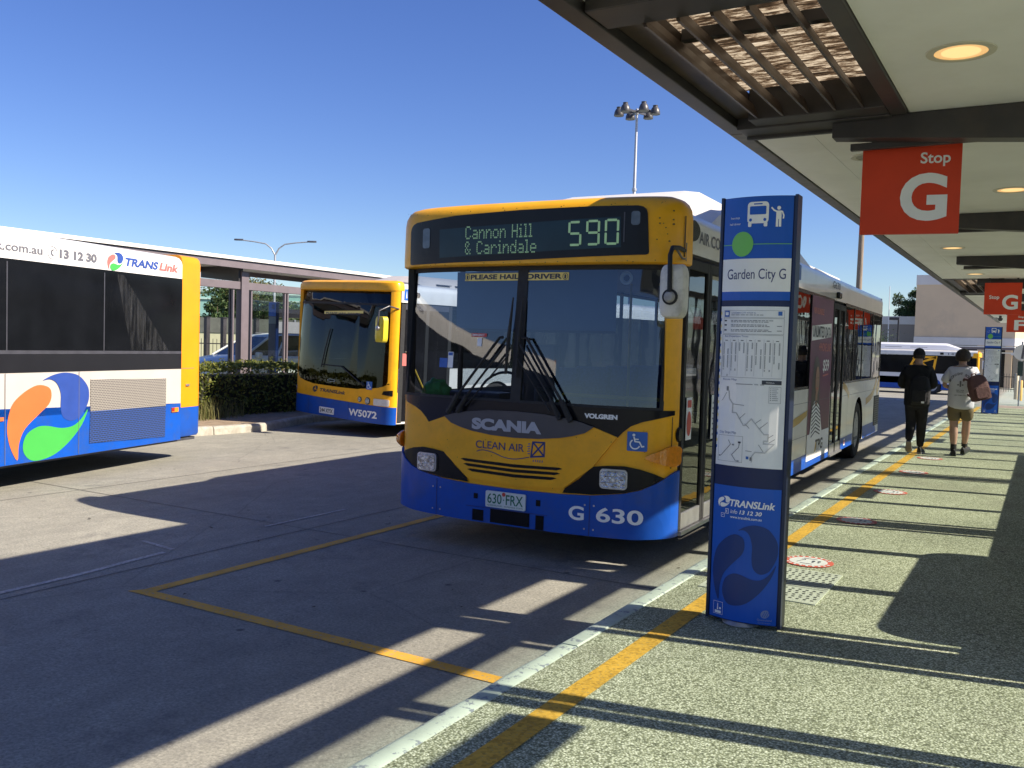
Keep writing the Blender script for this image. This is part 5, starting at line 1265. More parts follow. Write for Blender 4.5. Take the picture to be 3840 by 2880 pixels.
# ---- the bus whose flank fills the left edge
def left_bus():
    W, L = 2.5, 12.14; th = 15
    O = Vector((-10.3+12*math.sin(R(th)), 8.75-12*math.cos(R(th)), 0))
    root = thing('city_bus', 'white and blue bus with large three-colour swirl logo leaving at the left', 'bus', O, R(th))
    AR = ((2.7, .52, .48), (8.0, .52, .48))
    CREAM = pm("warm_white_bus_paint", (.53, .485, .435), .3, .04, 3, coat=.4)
    N = YZ(0); F_ = lambda a, b, o: (-W-o, a, b)
    mb = MB()
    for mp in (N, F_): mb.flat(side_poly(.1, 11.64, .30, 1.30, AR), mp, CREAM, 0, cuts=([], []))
    mb.loft([roof_ring(W, y, 2.47, 2.80) for y in (.1, 11.64)], WHITE, caps=False, closed=False)
    mb.box(-W+.05, -.05, .2, L-.1, .27, .31, CHAR); mb.box(-W+.03, -.03, .08, .1, .3, 2.8, SUNYELLOW)
    mb.build('body', root, smooth=30)
    # rounded yellow tail
    mb = MB()
    def tail(z, o=0):
        r = .13; pts = [(0-o, 11.641)]
        for i in range(9): t = R(90*i/8); pts.append((-r+(r-o)*math.cos(t), L-r+(r-o)*math.sin(t)))
        for i in range(9): t = R(90+90*i/8); pts.append((-W+r+(r-o)*math.cos(t), L-r+(r-o)*math.sin(t)))
        return pts+[(-W+o, 11.641)]
    mb.loft([[(x, y, z) for x, y in tail(z, o)] for z, o in ((.74, 0), (2.72, 0), (2.78, .012), (2.815, .04), (2.83, .09))], SUNYELLOW)
    mb.loft([[(x, y, z) for x, y in tail(z, o)] for z, o in ((.33, .02), (.36, 0), (.738, 0))], BLUE)
    mb.flat([(11.645, 1.275), (11.93, 1.275), (11.93, 1.282), (11.645, 1.282)], N, GREYINK, .001)
    mb.build('tail_panel', root, smooth=40)
    mb = MB(); mb.flat([(.1, 1.535), (11.64, 1.495), (11.64, 2.50), (.1, 2.46)], N, GL_DARK, .004, wall=-.02)
    mb.flat([(.1, 1.31), (11.64, 1.275), (11.64, 1.495), (.1, 1.53)], N, pm("matt_dark_band", (.013, .013, .015), .35, .1, 4), .005, wall=-.02)
    for y in (1.4, 2.85, 4.3, 5.76, 7.2, 8.66, 10.12): mb.flat([(y-.008, 1.52), (y+.008, 1.52), (y+.008, 2.46), (y-.008, 2.46)], N, CHAR, .008)
    mb.flat([(.1, 1.50), (11.63, 1.478), (11.63, 1.515), (.1, 1.55)], N, CHAR, .010, wall=.004)
    # dust streaks on the last pane
    DM, nt, p_ = nodes_of("dried_splash_film"); N_, L_k = nt.nodes, nt.links
    tcx = N_.new('ShaderNodeTexCoord').outputs['Object']
    nz = tex(N_, L_k, mapping(N_, L_k, tcx, (1, 16, 1.2), rot=(R(-24), 0, 0)), 'ShaderNodeTexNoise', Scale=1.6, Detail=7.0, Roughness=.7)
    fc = ramp(N_, L_k, nz.outputs[0], [(.42, (0, 0, 0)), (.80, (.09, .09, .09))])
    p_.inputs['Base Color'].default_value = (.5, .5, .5, 1); p_.inputs['Roughness'].default_value = .9
    tp = N_.new('ShaderNodeBsdfTransparent'); mxs = N_.new('ShaderNodeMixShader')
    L_k.new(fc, mxs.inputs[0]); L_k.new(tp.outputs[0], mxs.inputs[1]); L_k.new(p_.outputs[0], mxs.inputs[2]); L_k.new(mxs.outputs[0], N_['Material Output'].inputs[0])
    mb.flat([(10.34, 2.46), (10.46, 2.46), (11.35, 1.53), (10.62, 1.53), (10.48, 1.95)], N, DM, .007)
    mb.build('window', root)
    mb = MB(); mb.flat([(.1, 1.3), (11.6, 1.3), (11.6, 2.47), (.1, 2.47)], F_, GL_DARK, .004); mb.build('window', root)
    mb = MB()
    mb.flat(side_poly(.1, 11.64, .302, .80, AR), N, BLUE, .003, cuts=([], []))
    for y in (7.1, 8.64, 9.71): mb.flat([(y, .31), (y+.007, .31), (y+.007, 1.28), (y, 1.28)], N, GREYINK, .0075)
    swirl_mats = (ORANGE, LBLUE, LGREEN)
    wh = [(9.16, 1.17), (9.31, 1.10), (9.38, .97), (9.44, .80), (9.60, .70), (9.44, .66), (9.30, .80), (9.25, 1.0), (9.1, 1.12)]
    for pts, mt in zip((_or, _bl, _gr), swirl_mats): mb.flat(smooth_poly(pts, 4), N, mt, .006, cuts=([], []))
    mb.text("www.translink.com.au", (7.55, 2.572, 9.15, 2.665), N, GREYINK, .003, bold=.02)
    mb.line([(9.295+.07*math.cos(t), 2.612+.07*math.sin(t)) for t in [2*math.pi*i/20 for i in range(21)]], .006, N, GREYINK, .003); mb.line([(9.31, 2.65), (9.28, 2.63), (9.28, 2.60), (9.31, 2.575)], .018, N, GREYINK, .003)
    mb.text("13 12 30", (9.40, 2.562, 9.99, 2.665), N, GREYINK, .003, bold=.05)
    for pts, mt in zip((_or, _bl, _gr), (SALMON, LBLUE, LGREEN)): mb.flat([(10.31+(x-9.27)*.235, 2.612+(z-.79)*.235) for x, z in smooth_poly(pts, 4)], N, mt, .003, cuts=([], []))
    mb.text("TRANS", (10.49, 2.575, 11.13, 2.68), N, LBLUE, .003, bold=.04, shear=.2); mb.text("Link", (11.145, 2.575, 11.555, 2.68), N, SALMON, .003, bold=.04, shear=.2)
    mb.build('side_livery', root)
    mb = MB(); GM = grid_material("perforated_grille", (.36, .33, .285), (.12, .11, .10), .045, .021); GM2 = grid_material("perforated_grille_blue", (.03, .08, .30), (.02, .03, .06), .055, .024)
    mb.flat([(9.90, .80), (11.31, .785), (11.31, 1.15), (9.90, 1.18)], N, GM, .010, wall=0); mb.flat([(9.885, .42), (11.295, .37), (11.31, .785), (9.90, .80)], N, GM2, .010, wall=0); mb.build('engine_grille', root)
    mb = MB(); mb.flat([(11.43, .69), (11.57, .69), (11.57, .75), (11.43, .75)], N, AMBER, .02, wall=0); mb.flat([(11.43, .70), (11.48, .70), (11.48, .75), (11.43, .75)], N, REDL, .022); mb.build('marker_lamp', root)
    mb = MB(); mb.flat([(8.5, .78), (8.62, .78), (8.62, .82), (8.5, .82)], N, ORANGE, .015, wall=0); mb.build('marker_lamp', root)
    mb = MB(); mb.box(.0, .018, 11.74, 11.82, 1.03, 1.06, SILVER); mb.build('latch', root, bevel=.004)
    mb = MB(); mb.box(-.35, -.05, 8.58, 8.61, .06, .42, RUBBER); mb.build('mud_flap', root)
    wheel(root, -.03, 2.7, .48); wheel(root, -.03, 8.0, .48); wheel(root, -W+.03, 8.0, .48, out=-1)
left_bus()

# ---- bus crossing far away, seen from its driver's side
def far_bus():
    W, L = 2.5, 12.0
    root = thing('city_bus', 'distant white and blue bus 1423 side-on beyond the two walking people', 'bus', (-3.55, 65.2, gz(64)), R(90))
    AR = ((2.6, .55, .5), (8.6, .55, .5))
    FW = pm("clean_white_bus_paint", (.72, .72, .74), .35, .03, 3, coat=.3)
    N, F_ = simple_shell(root, W, L, .30, 1.30, 2.45, 2.76, AR, near=FW)
    mb = MB(); mb.flat([(.45, 1.31), (11.8, 1.31), (11.8, 2.42), (.45, 2.42)], F_, GL_DARK, .004, wall=-.02); mb.flat([(.45, 1.31), (11.8, 1.31), (11.8, 2.42), (.45, 2.42)], N, GL_DARK, .004, wall=-.02); mb.build('window', root)
    mb = MB(); mb.flat(side_poly(.2, L-.02, .302, .66, AR), F_, BLUE, .003, cuts=([], []))
    M2 = lambda a, b, o: F_(a, b, o)
    p = smooth_line([(6.0, 1.0), (7.5, .92), (9, .93), (10.5, 1.02), (12, 1.15)], 5); mb.line([(v.x, v.y) for v in p], .10, F_, MATS["ochre_livery_stripe"], .004)
    KY = MATS["ochre_livery_stripe"]
    mb.line([(2.55, 1.45), (2.42, 2.32), (3.6, 2.34), (3.9, 1.75), (2.42, 2.32)], .14, F_, YELLOW, .008); mb.line([(2.55, 1.45), (3.75, 2.30)], .14, F_, YELLOW, .008)
    mb.text("1423", (1.75, 2.50, 1.0, 2.62), F_, GREYINK, .004, bold=.02); mb.flat([(2.0, 2.50), (2.2, 2.50), (2.2, 2.64), (2.0, 2.64)], F_, BLACK, .01)
    mb.build('side_livery', root)
    mb = MB(); mb.box(-W-.01, .01, -.02, .42, .3, 2.72, YELLOW); mb.build('front_panel', root, bevel=.12, segs=4)
    mb = MB(); mb.flat(rrect(-W+.15, 1.1, -.15, 2.4, .1), lambda a, b, o: (a, -.025-o, b), GL_DARK, 0); mb.flat(rrect(.12, 1.25, .42, 2.35, .06), lambda a, b, o: (-W-.013-o, a, b), GL_DARK, 0); mb.build('windscreen', root)
    mb = MB(); mb.loft([[(-W-.22+sx*.1, y, 1.95+sz*.25) for sx, sz in rrect(-1, -1, 1, 1, .4, 4)] for y in (-.35, -.2)], FW); mb.tube([(-W, 0, 2.4), (-W-.2, -.3, 2.3), (-W-.22, -.28, 2.1)], .02, CHAR); mb.build('mirror', root)
    mb = MB(); mb.loft([[(x, y, 2.80+h*k) for x, k in ((-2.2, 0), (-2.1, .7), (-1.9, 1), (-.6, 1), (-.3, 0))] for y, h in ((.9, .05), (1.9, .42), (9.2, .42), (10.0, .10))], FW)
    for k in range(4): mb.box(-2.16, -2.08, 3+1.5*k, 4+1.5*k, 2.93, 2.95, CHAR)
    mb.build('roof_pod', root, smooth=30)
    wheel(root, -W+.03, 2.6, .5, out=-1); wheel(root, -W+.03, 8.6, .5, out=-1); wheel(root, -.03, 2.6, .5); wheel(root, -.03, 8.6, .5)
far_bus()
# ================================================================== PEOPLE
def skin_part(name, verts, edges, mat, parent=None, root=0, sub=2, flat_y=None):
    """one continuous surface grown round a skeleton; verts = (x, y, z, rx, ry)"""
    me = bpy.data.meshes.new(name)
    me.from_pydata([v[:3] for v in verts], edges, [])
    o = bpy.data.objects.new(name, me); COL.objects.link(o)
    md = o.modifiers.new('skin', 'SKIN'); md.use_smooth_shade = True
    if not me.skin_vertices:
        me.attributes.new('skin', 'FLOAT', 'POINT') if False else None
    sv = me.skin_vertices[0].data if me.skin_vertices else None
    if sv:
        for i, v in enumerate(verts):
            sv[i].radius = (v[3], v[4] if len(v) > 4 else v[3]); sv[i].use_root = (i == root)
    sb = o.modifiers.new('sub', 'SUBSURF'); sb.levels = sub; sb.render_levels = sub
    me.materials.append(mat)
    if parent: o.parent = parent
    return o
def chain(n, start=0): return [(i, i+1) for i in range(start, start+n-1)]
def ell(mb, c, r, mat, n=20, m=12, zmin=-1, zmax=1, wob=0):
    rings = []
    for i in range(m+1):
        z = zmin+(zmax-zmin)*i/m; k = math.sqrt(max(0, 1-z*z))
        rings.append([(c[0]+r[0]*max(.02, k)*math.cos(2*math.pi*j/n)*(1+wob*noise.noise(Vector((j*.9, z*4, 1)))), c[1]+r[1]*max(.02, k)*math.sin(2*math.pi*j/n)*(1+wob*noise.noise(Vector((j*.9, z*4, 5)))), c[2]+r[2]*z) for j in range(n)])
    mb.loft(rings, mat)
def shoe(mb, x, y, z, rz, pitch, upper, sole, L_=.27):
    mb.T = Matrix.Translation((x, y, z)) @ Matrix.Rotation(rz, 4, 'Z') @ Matrix.Rotation(pitch, 4, 'X')
    secs = [(-.08, .030, .085), (-.065, .036, .10), (-.02, .037, .10), (.05, .040, .075), (.11, .046, .058), (.16, .040, .045), (.185, .02, .03)]
    mb.loft([[(w*math.cos(t), yy, .022+max(0, h*math.sin(t))) for t in [math.pi*i/10 for i in range(11)]] for yy, w, h in secs], upper)
    mb.loft([[(w*1.12, yy, 0), (w*1.12, yy, .026), (-w*1.12, yy, .026), (-w*1.12, yy, 0)] for yy, w, h in secs], sole)
    mb.T = None
def hand_chain(wrist, direction, palm_n, base):
    """skeleton of a relaxed hand: palm, four bent fingers of unequal length, thumb from the side"""
    d = Vector(direction).normalized(); n = Vector(palm_n).normalized(); s = d.cross(n).normalized(); w = Vector(wrist)
    V, E = [], []
    def av(p, r, par=None):
        V.append((p.x, p.y, p.z, r, r)); i = base+len(V)-1
        if par is not None: E.append((par, i))
        return i
    p0 = av(w+d*.045, .026)
    for k, ln in enumerate((.062, .072, .068, .052)):
        b = w+d*.085+s*(.027-.018*k); i = av(b, .0105, p0); q = b+d*ln*.45+n*ln*.15; i = av(q, .009, i); q = q+d*ln*.3+n*ln*.32; i = av(q, .0085, i); q = q+d*.06*ln+n*ln*.3; av(q, .0075, i)
    i = av(w+d*.03+s*.036+n*.008, .012, p0); i = av(w+d*.055+s*.055+n*.02, .010, i); av(w+d*.078+s*.056+n*.034, .008, i)
    return p0, V, E
def person(label, loc, rz, kind):
    t = thing('person', label, 'person', loc, rz)
    dark = kind == 'dark'
    # heights: ankle .09, knee .48, hip .88, shoulder 1.40, chin 1.47, crown 1.70
    hipz = .87
    if dark: legs = {'L': [(-.085, 0, hipz), (-.08, .05, .52), (-.075, -.12, .22)], 'R': [(.085, 0, hipz), (.075, .06, .50), (.06, .13, .11)]}
    else: legs = {'L': [(-.09, 0, hipz), (-.085, .0, .49), (-.07, -.03, .10)], 'R': [(.09, 0, hipz), (.085, .12, .52), (.06, .24, .16)]}
    fore = 1 if dark else 1
    arms = {'L': [(-.185, 0, 1.39), (-.255, -.02, 1.12), (-.13, .20, 1.08)], 'R': [(.185, 0, 1.39), (.25, -.01, 1.12), (.12, .20, 1.10)]}
    V = [(0, 0, .90, .13, .10), (0, -.005, 1.08, .125, .09), (0, -.005, 1.28, .145, .095), (0, 0, 1.40, .09, .07), (0, .015, 1.46, .052, .055), (0, .02, 1.55, .068, .082), (0, .02, 1.635, .070, .088), (0, .02, 1.69, .045, .05)]
    E = chain(8)
    for sd in 'LR':
        a = legs[sd]; b = len(V)
        V += [(a[0][0], 0, .84, .085, .085), (*[(a[0][i]+a[1][i])/2 for i in range(3)], .082, .084), (*a[1], .064, .066), (*[(a[1][i]*.62+a[2][i]*.38) for i in range(3)], .066, .070), (*a[2], .034, .036), (a[2][0], a[2][1]+(.08 if a[2][2] > .2 else .10), a[2][2]-(.12 if a[2][2] > .2 else .05), .03, .022)]
        E += [(0, b)]+chain(6, b)
        a = arms[sd]; b = len(V)
        V += [(a[0][0], 0, 1.385, .05, .05), (*[(a[0][i]+a[1][i])/2 for i in range(3)], .042, .042), (*a[1], .035, .035), (*[(a[1][i]+a[2][i])/2 for i in range(3)], .033, .033), (*a[2], .024, .022)]
        E += [(3, b)]+chain(5, b)
        d = Vector(a[2])-Vector(a[1]); p0, hv, he = hand_chain(a[2], d, (0, -.3, 1) if sd == 'L' else (0, -.3, -1), len(V))
        E += [(b+4, p0)]+he; V += hv
    skin_part('body', V, E, SKIN, t)
    # face, ears
    mb = MB()
    for s in (-1, 1): ell(mb, (s*.074, .015, 1.575), (.012, .022, .033), SKIN, 10, 6)
    ell(mb, (0, .112, 1.565), (.013, .016, .022), SKIN, 8, 6)
    for s in (-1, 1): ell(mb, (s*.03, .098, 1.595), (.012, .008, .007), SIGNWHITE, 8, 6); ell(mb, (s*.03, .105, 1.595), (.006, .004, .006), INKDARK, 8, 6)
    ell(mb, (0, .098, 1.525), (.025, .01, .008), STRED, 8, 6)
    mb.build('head_detail', t, smooth=60)
    mb = MB()
    if dark:
        ell(mb, (0, .015, 1.60), (.088, .105, .115), HAIR, 24, 14, -.45, 1, .04); ell(mb, (0, .012, 1.615), (.092, .110, .108), pm("black_knit_cap", (.012, .012, .014), .9, .3, 40, bump=.4, bscale=90), 24, 12, -.05, 1)
    else: ell(mb, (0, .012, 1.605), (.112, .120, .128), HAIR, 26, 16, -.62, 1, .10)
    mb.build('hair', t, smooth=60)
    # clothing
    if dark: TOP = pm("black_hooded_top", (.010, .010, .012), .9, .35, 12, bump=.5, bscale=18); LEG = pm("black_joggers", (.011, .011, .013), .9, .35, 12, bump=.5, bscale=16)
    else: TOP = pm("white_tee_shirt", (.62, .62, .66), .85, .05, 4, bump=.6, bscale=9); LEG = pm("olive_shorts", (.17, .13, .065), .85, .12, 6, bump=.5, bscale=12)
    K = 1.14; tv = [(0, 0, .74, .185, .135), (0, 0, .82, .188, .138), (0, -.005, .98, .188, .138), (0, -.008, 1.15, .180, .130), (0, -.005, 1.29, .176, .122), (0, .0, 1.395, .115, .088), (0, .01, 1.445, .068, .068)]
    te = chain(7)
    for sd in 'LR':
        a = arms[sd]; b = len(tv); m = [(a[0][i]+a[1][i])/2 for i in range(3)]
        if dark: tv += [(a[0][0]*.95, 0, 1.375, .075, .07), (*m, .066, .066), (*a[1], .060, .060), (*[(a[1][i]*.5+a[2][i]*.5) for i in range(3)], .052, .052), (*a[2], .042, .04)]
        else: tv += [(a[0][0]*.95, 0, 1.375, .078, .074), (*m, .076, .074), (*[(m[i]*.3+a[1][i]*.7) for i in range(3)], .078, .076)]
        te += [(4, b)]+chain(5 if dark else 3, b)
    tv = [(*v[:3], v[3]*K, v[4]*K) for v in tv]
    sh = skin_part('hooded_top' if dark else 'tee_shirt', tv, te, TOP, t)
    if not dark:
        # printed back, laid on the back of the shirt
        mb = MB(); A = lambda a, b, o: (a, -.148-.012*math.cos(a*7)-o+.03*max(0, b-1.2), b)
        for i, ch in enumerate("MIDNIGHT SOULS"):
            if ch == ' ': continue
            th = R(158-136*i/13); cx, cz = .145*math.cos(th), 1.145+.15*math.sin(th)*1.1
            vs, fs = text2d(ch, .02); ca, sa = math.cos(th-math.pi/2), math.sin(th-math.pi/2)
            mx_ = max(v[0] for v in vs)/2
            mb.add([A(cx+((x-mx_)*ca-y*sa)*.052, cz+((x-mx_)*sa+y*ca)*.052, .012) for x, y in vs], fs, INKDARK)
        mb.flat(disc(0, 1.20, .014, 10), A, GREYINK, .012); mb.line([(0, 1.19), (0, 1.12)], .022, A, GREYINK, .012); mb.line([(-.045, 1.15), (-.02, 1.15)], .02, A, GREYINK, .012); mb.line([(.02, 1.15), (.045, 1.15)], .02, A, GREYINK, .012)
        for tx, z, w in (("FIRST TOUR", 1.055, .055), ("BROOKLYN", 1.03, .05), ("NEW YORK CITY", .975, .085)): mb.text(tx, (-w, z, w, z+.016), A, INKDARK, .012, bold=.02)
        mb.build('shirt_print', t)
    pv = [(0, 0, .96, .150, .115), (0, 0, .84, .150, .118)]; pe = [(0, 1)]
    for sd in 'LR':
        a = legs[sd]; b = len(pv); m = [(a[0][i]+a[1][i])/2 for i in range(3)]
        if dark: pv += [(a[0][0]*1.05, 0, .78, .098, .10), (*m, .088, .09), (*a[1], .072, .075), (*[(a[1][i]*.5+a[2][i]*.5) for i in range(3)], .066, .068), (a[2][0], a[2][1], a[2][2]+.05, .050, .052), (a[2][0], a[2][1], a[2][2]+.0, .047, .05)]
        else: pv += [(a[0][0]*1.05, 0, .77, .105, .105), (*m, .105, .10), (*[(m[i]*.25+a[1][i]*.75) for i in range(3)], .100, .094)]
        pe += [(1, b)]+chain(6 if dark else 3, b)
    pv = [(*v[:3], v[3]*1.12, v[4]*1.12) for v in pv]
    skin_part('trousers' if dark else 'shorts', pv, pe, LEG, t)
    SH = pm("black_trainer", (.015, .015, .016), .7, .2, 12); SO = pm("grey_shoe_sole", (.22, .21, .20), .7, .15, 14) if dark else pm("black_shoe_sole", (.03, .04, .03), .7, .2, 14)
    for sd, ry in (('L', -R(26) if dark else 0), ('R', 0 if dark else R(8))):
        a = legs[sd][2]; mb = MB()
        z0 = a[2]-.10+(.07 if (dark and sd == 'L') else 0)
        if dark and sd == 'L': shoe(mb, a[0], a[1]+.0, .148, R(6), R(-44), SH, SO)
        elif dark: shoe(mb, a[0], a[1]+.03, .0, R(-4), 0, SH, SO)
        elif sd == 'L': shoe(mb, a[0], a[1]+.03, .0, R(8), 0, SH, SO)
        else: shoe(mb, a[0], a[1]+.04, .03, R(-14), R(12), SH, SO)
        mb.build('shoe', t, smooth=45)
        if not dark: mb = MB(); mb.tube([(a[0], a[1], a[2]-.02), (a[0], a[1], a[2]+.09)], [.046, .047], SH, 12); mb.build('sock', t, smooth=60)
    return t
person('person in black hooded top, black cap and joggers walking away with black backpack', (-1.77, 15.95, .155), R(-2), 'dark')
person('person in white printed tee shirt and olive shorts walking away, bag on one shoulder', (-1.15, 16.2, .155), R(-2), 'light')
def backpack(label, loc, rot, w, h, d, mat, dark):
    t = thing('backpack', label, 'backpack', loc); t.rotation_euler = rot
    def ring(z, kx, ky): return [(sx*w/2*kx, -d/2+sy*d/2*ky, z) for sx, sy in rrect(-1, -1, 1, 1, .5, 4)]
    mb = MB(); mb.loft([ring(-h/2, .80, .75), ring(-h*.47, .95, .95), ring(-h*.2, 1, 1), ring(h*.15, .97, .92), ring(h*.36, .85, .75), ring(h*.46, .62, .55), ring(h/2, .3, .3)], mat); mb.build('pack_body', t, smooth=50)
    mb = MB(); mb.loft([[(sx*w*.36, -d-.035+.03*k, -h*.20+sz*h*.22) for sx, sz in rrect(-1, -1, 1, 1, .4, 4)] for k in (0, 1, 2)], mat); fixn(mb.build('pocket', t, bevel=.01))
    mb = MB()
    for s in (-1, 1): mb.tube([(s*w*.28, -.01, h*.36), (s*w*.33, .10, h*.42), (s*w*.36, .19, h*.2), (s*w*.34, .12, -h*.2), (s*w*.3, .0, -h*.36)], .02, mat, 8)
    mb.tube([(-.04, -.03, h*.46), (-.03, -.03, h*.56), (.03, -.03, h*.56), (.04, -.03, h*.46)], .009, mat, 6); mb.build('strap', t, smooth=50)
    if dark: mb = MB(); mb.flat(rrect(.04, -.20, .085, -.17, .004), lambda a, b, o: (a, -d-.038-o, b), SIGNWHITE, .002); mb.build('tag', t)
    return t
backpack('black backpack worn by the person in black', (-1.70, 15.82, 1.20), (0, 0, R(-3)), .29, .46, .16, pm("black_backpack_fabric", (.010, .010, .012), .75, .3, 14, bump=.4, bscale=25), True)
backpack('dusky pink backpack slung on one shoulder of the person in white', (-.93, 16.02, 1.27), (R(-4), R(-16), R(28)), .30, .40, .17, pm("dusky_pink_canvas", (.12, .055, .05), .8, .15, 10, bump=.4, bscale=25), False)

# ================================================================== LEFT: SHELTER, HEDGE, CAR, TREES
SX = -15.85
sh = thing('bus_shelter', 'mauve-grey steel bus shelter with flat white-edged roof behind the hedge', 'shelter', (SX, 20, 0))
def sp(name, fn, **kw):
    mb = MB(); mb.T = Matrix.Translation((-SX, -20, 0)); fn(mb); return mb.build(name, sh, **kw)
sp('roof', lambda mb: (mb.box(-17.2, -15.50, 4, 44, 3.47, 3.50, ROOFW), mb.box(-17.1, -15.62, 4.05, 43.9, 3.33, 3.36, SOFFIT), mb.box(-15.54, -15.49, 4, 44, 3.425, 3.475, ROOFW)))
sp('fascia', lambda mb: (mb.box(-15.62, -15.54, 4, 44, 3.25, 3.40, MAUVE), mb.box(-17.2, -17.1, 4, 44, 3.22, 3.40, MAUVE), mb.box(-15.60, -15.55, 4, 44, 3.40, 3.47, CHAR)))
sp('transom', lambda mb: mb.box(SX-.06, SX+.06, 11.0, 42, 2.80, 2.97, MAUVE), bevel=.006)
for k in range(0, 7):
    yc = 14.72+4.08*k
    sp('column', lambda mb: mb.box(SX-.08, SX+.10, yc-.11, yc+.11, .14, 3.2, MAUVE), bevel=.006)
    sp('bracket_beam', lambda mb: mb.loft([[(x, yy, z) for x, z in ((SX+.05, 3.33), (SX+.05, 2.97), (-17.05, 3.08), (-17.05, 3.33))] for yy in (yc-.16, yc-.04)], CANDARK))
    for dy in (-.28, .26): sp('mullion', lambda mb: (mb.box(SX-.03, SX+.03, yc+dy-.02, yc+dy+.02, .5, 2.795, MAUVE), mb.box(SX-.10, SX-.05, yc+dy-.03, yc+dy+.05, .5, 2.79, CANDARK)))
    for f in (1/3, 2/3): sp('mullion', lambda mb: (mb.box(SX-.03, SX+.04, yc+4.08*f-.06, yc+4.08*f-.02, .5, 2.795, MAUVE), mb.box(SX-.03, SX+.04, yc+4.08*f+.03, yc+4.08*f+.07, .5, 2.795, MAUVE), mb.box(SX-.04, SX, yc+4.08*f-.015, yc+4.08*f+.025, .5, 2.795, CANDARK)))
    sp('glass_pane', lambda mb: mb.box(SX-.006, SX+.006, yc+.30, yc+3.78, .5, 2.795, GL_SCREEN))
# totem and sign on the far platform, seen edge-on through the shelter
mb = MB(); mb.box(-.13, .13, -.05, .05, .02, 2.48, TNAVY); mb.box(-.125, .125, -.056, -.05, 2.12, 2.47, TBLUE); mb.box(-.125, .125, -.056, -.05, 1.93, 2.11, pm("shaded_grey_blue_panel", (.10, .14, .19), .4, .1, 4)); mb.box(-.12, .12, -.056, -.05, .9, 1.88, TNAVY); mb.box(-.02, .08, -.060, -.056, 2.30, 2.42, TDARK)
o = mb.build('bus_stop_totem', bevel=.006); o.location = (-17.0, 16.85, .15); tag(o, 'dark blue totem standing in the far shelter behind the hedge', 'sign')
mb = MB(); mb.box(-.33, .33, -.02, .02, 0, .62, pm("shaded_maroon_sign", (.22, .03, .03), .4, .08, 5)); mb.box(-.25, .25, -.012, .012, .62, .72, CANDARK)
o = mb.build('hanging_stop_sign'); o.location = (-17.3, 18.55, 2.62); tag(o, 'dull maroon sign hung in the far shelter behind bus W5072', 'sign')

def leaf_quads(mb, pts, size, mat, rnd, up=.35):
    vs, fs = [], []
    for p in pts:
        d = Vector((rnd.gauss(0, 1), rnd.gauss(0, 1), rnd.gauss(up, 1))).normalized(); a = d.orthogonal().normalized(); b = d.cross(a)
        t = rnd.uniform(0, 6.28); a, b = a*math.cos(t)+b*math.sin(t), b*math.cos(t)-a*math.sin(t); s = size*rnd.uniform(.6, 1.3); k = len(vs)
        vs += [p-a*s, p+b*s*.5, p+a*s, p-b*s*.5]; fs.append((k, k+1, k+2, k+3))
    mb.add(vs, fs, mat)
LEAFH = leaf_material("hedge_leaf", (.06, .085, .016), (.13, .155, .03), (.24, .23, .05))
LEAFT = leaf_material("tree_leaf", (.025, .055, .018), (.055, .10, .03), (.11, .15, .05))
LEAFO = leaf_material("olive_tree_leaf", (.07, .085, .02), (.15, .14, .04), (.24, .20, .07))
BARK = pm("tree_bark", (.10, .075, .055), .9, .3, 12, bump=.5, bscale=30)
rh = random.Random(11)
mb = MB(); HX0, HX1, HY0, HY1, HT = -15.35, -13.98, 8.5, 23.0, 1.17
mb.box(HX0+.22, HX1-.22, HY0+.2, HY1-.2, .12, HT-.24, pm("hedge_dark_core", (.015, .016, .008), .95, .4, 9))  # plain dark box filling the hedge behind the leaves
pts = []
for i in range(19000):
    f = rh.random()
    yy = rh.uniform(HY0, HY1)
    bump = .10*noise.noise(Vector((yy*1.3, 0, 4)))+.07*noise.noise(Vector((yy*4, 3, 1)))+(.12*rh.random() if rh.random() < .04 else 0)
    if f < .42: pts.append(Vector((HX1-abs(rh.gauss(0, .07))+.08*noise.noise(Vector((yy*1.6, rh.uniform(.1, HT)*2, 2))), yy, rh.uniform(.12, HT))))
    elif f < .86: pts.append(Vector((rh.uniform(HX0, HX1), yy, HT+bump-abs(rh.gauss(0, .06)))))
    else: pts.append(Vector((rh.uniform(HX0, HX1), HY0+abs(rh.gauss(0, .1)), rh.uniform(.12, HT))))
leaf_quads(mb, pts, .042, LEAFH, rh)
tag(mb.build('hedge'), 'long clipped green hedge along the left island between the two buses', 'hedge')
mb = MB(); rg = random.Random(2); vs, fs = [], []
for i in range(700):
    x, y = rg.gauss(-13.85, .16), rg.gauss(11.9, .45); h = rg.uniform(.12, .5); a = rg.uniform(0, 6.28); l = rg.uniform(.02, .2); k = len(vs); w = .006
    dx, dy = math.cos(a)*l, math.sin(a)*l; n = Vector((-math.sin(a), math.cos(a), 0))*w
    for t in (0, .5, 1):
        p = Vector((x+dx*t*t, y+dy*t*t, .14+h*t*(1.1-.25*t))); q = n*(1-t*.9); vs += [p-q, p+q]
    fs += [(k, k+1, k+3, k+2), (k+2, k+3, k+5, k+4)]
mb.add(vs, fs, leaf_material("dry_grass_blade", (.16, .15, .05), (.25, .22, .09), (.12, .16, .04)))
tag(mb.build('grass_tuft'), kind='stuff')
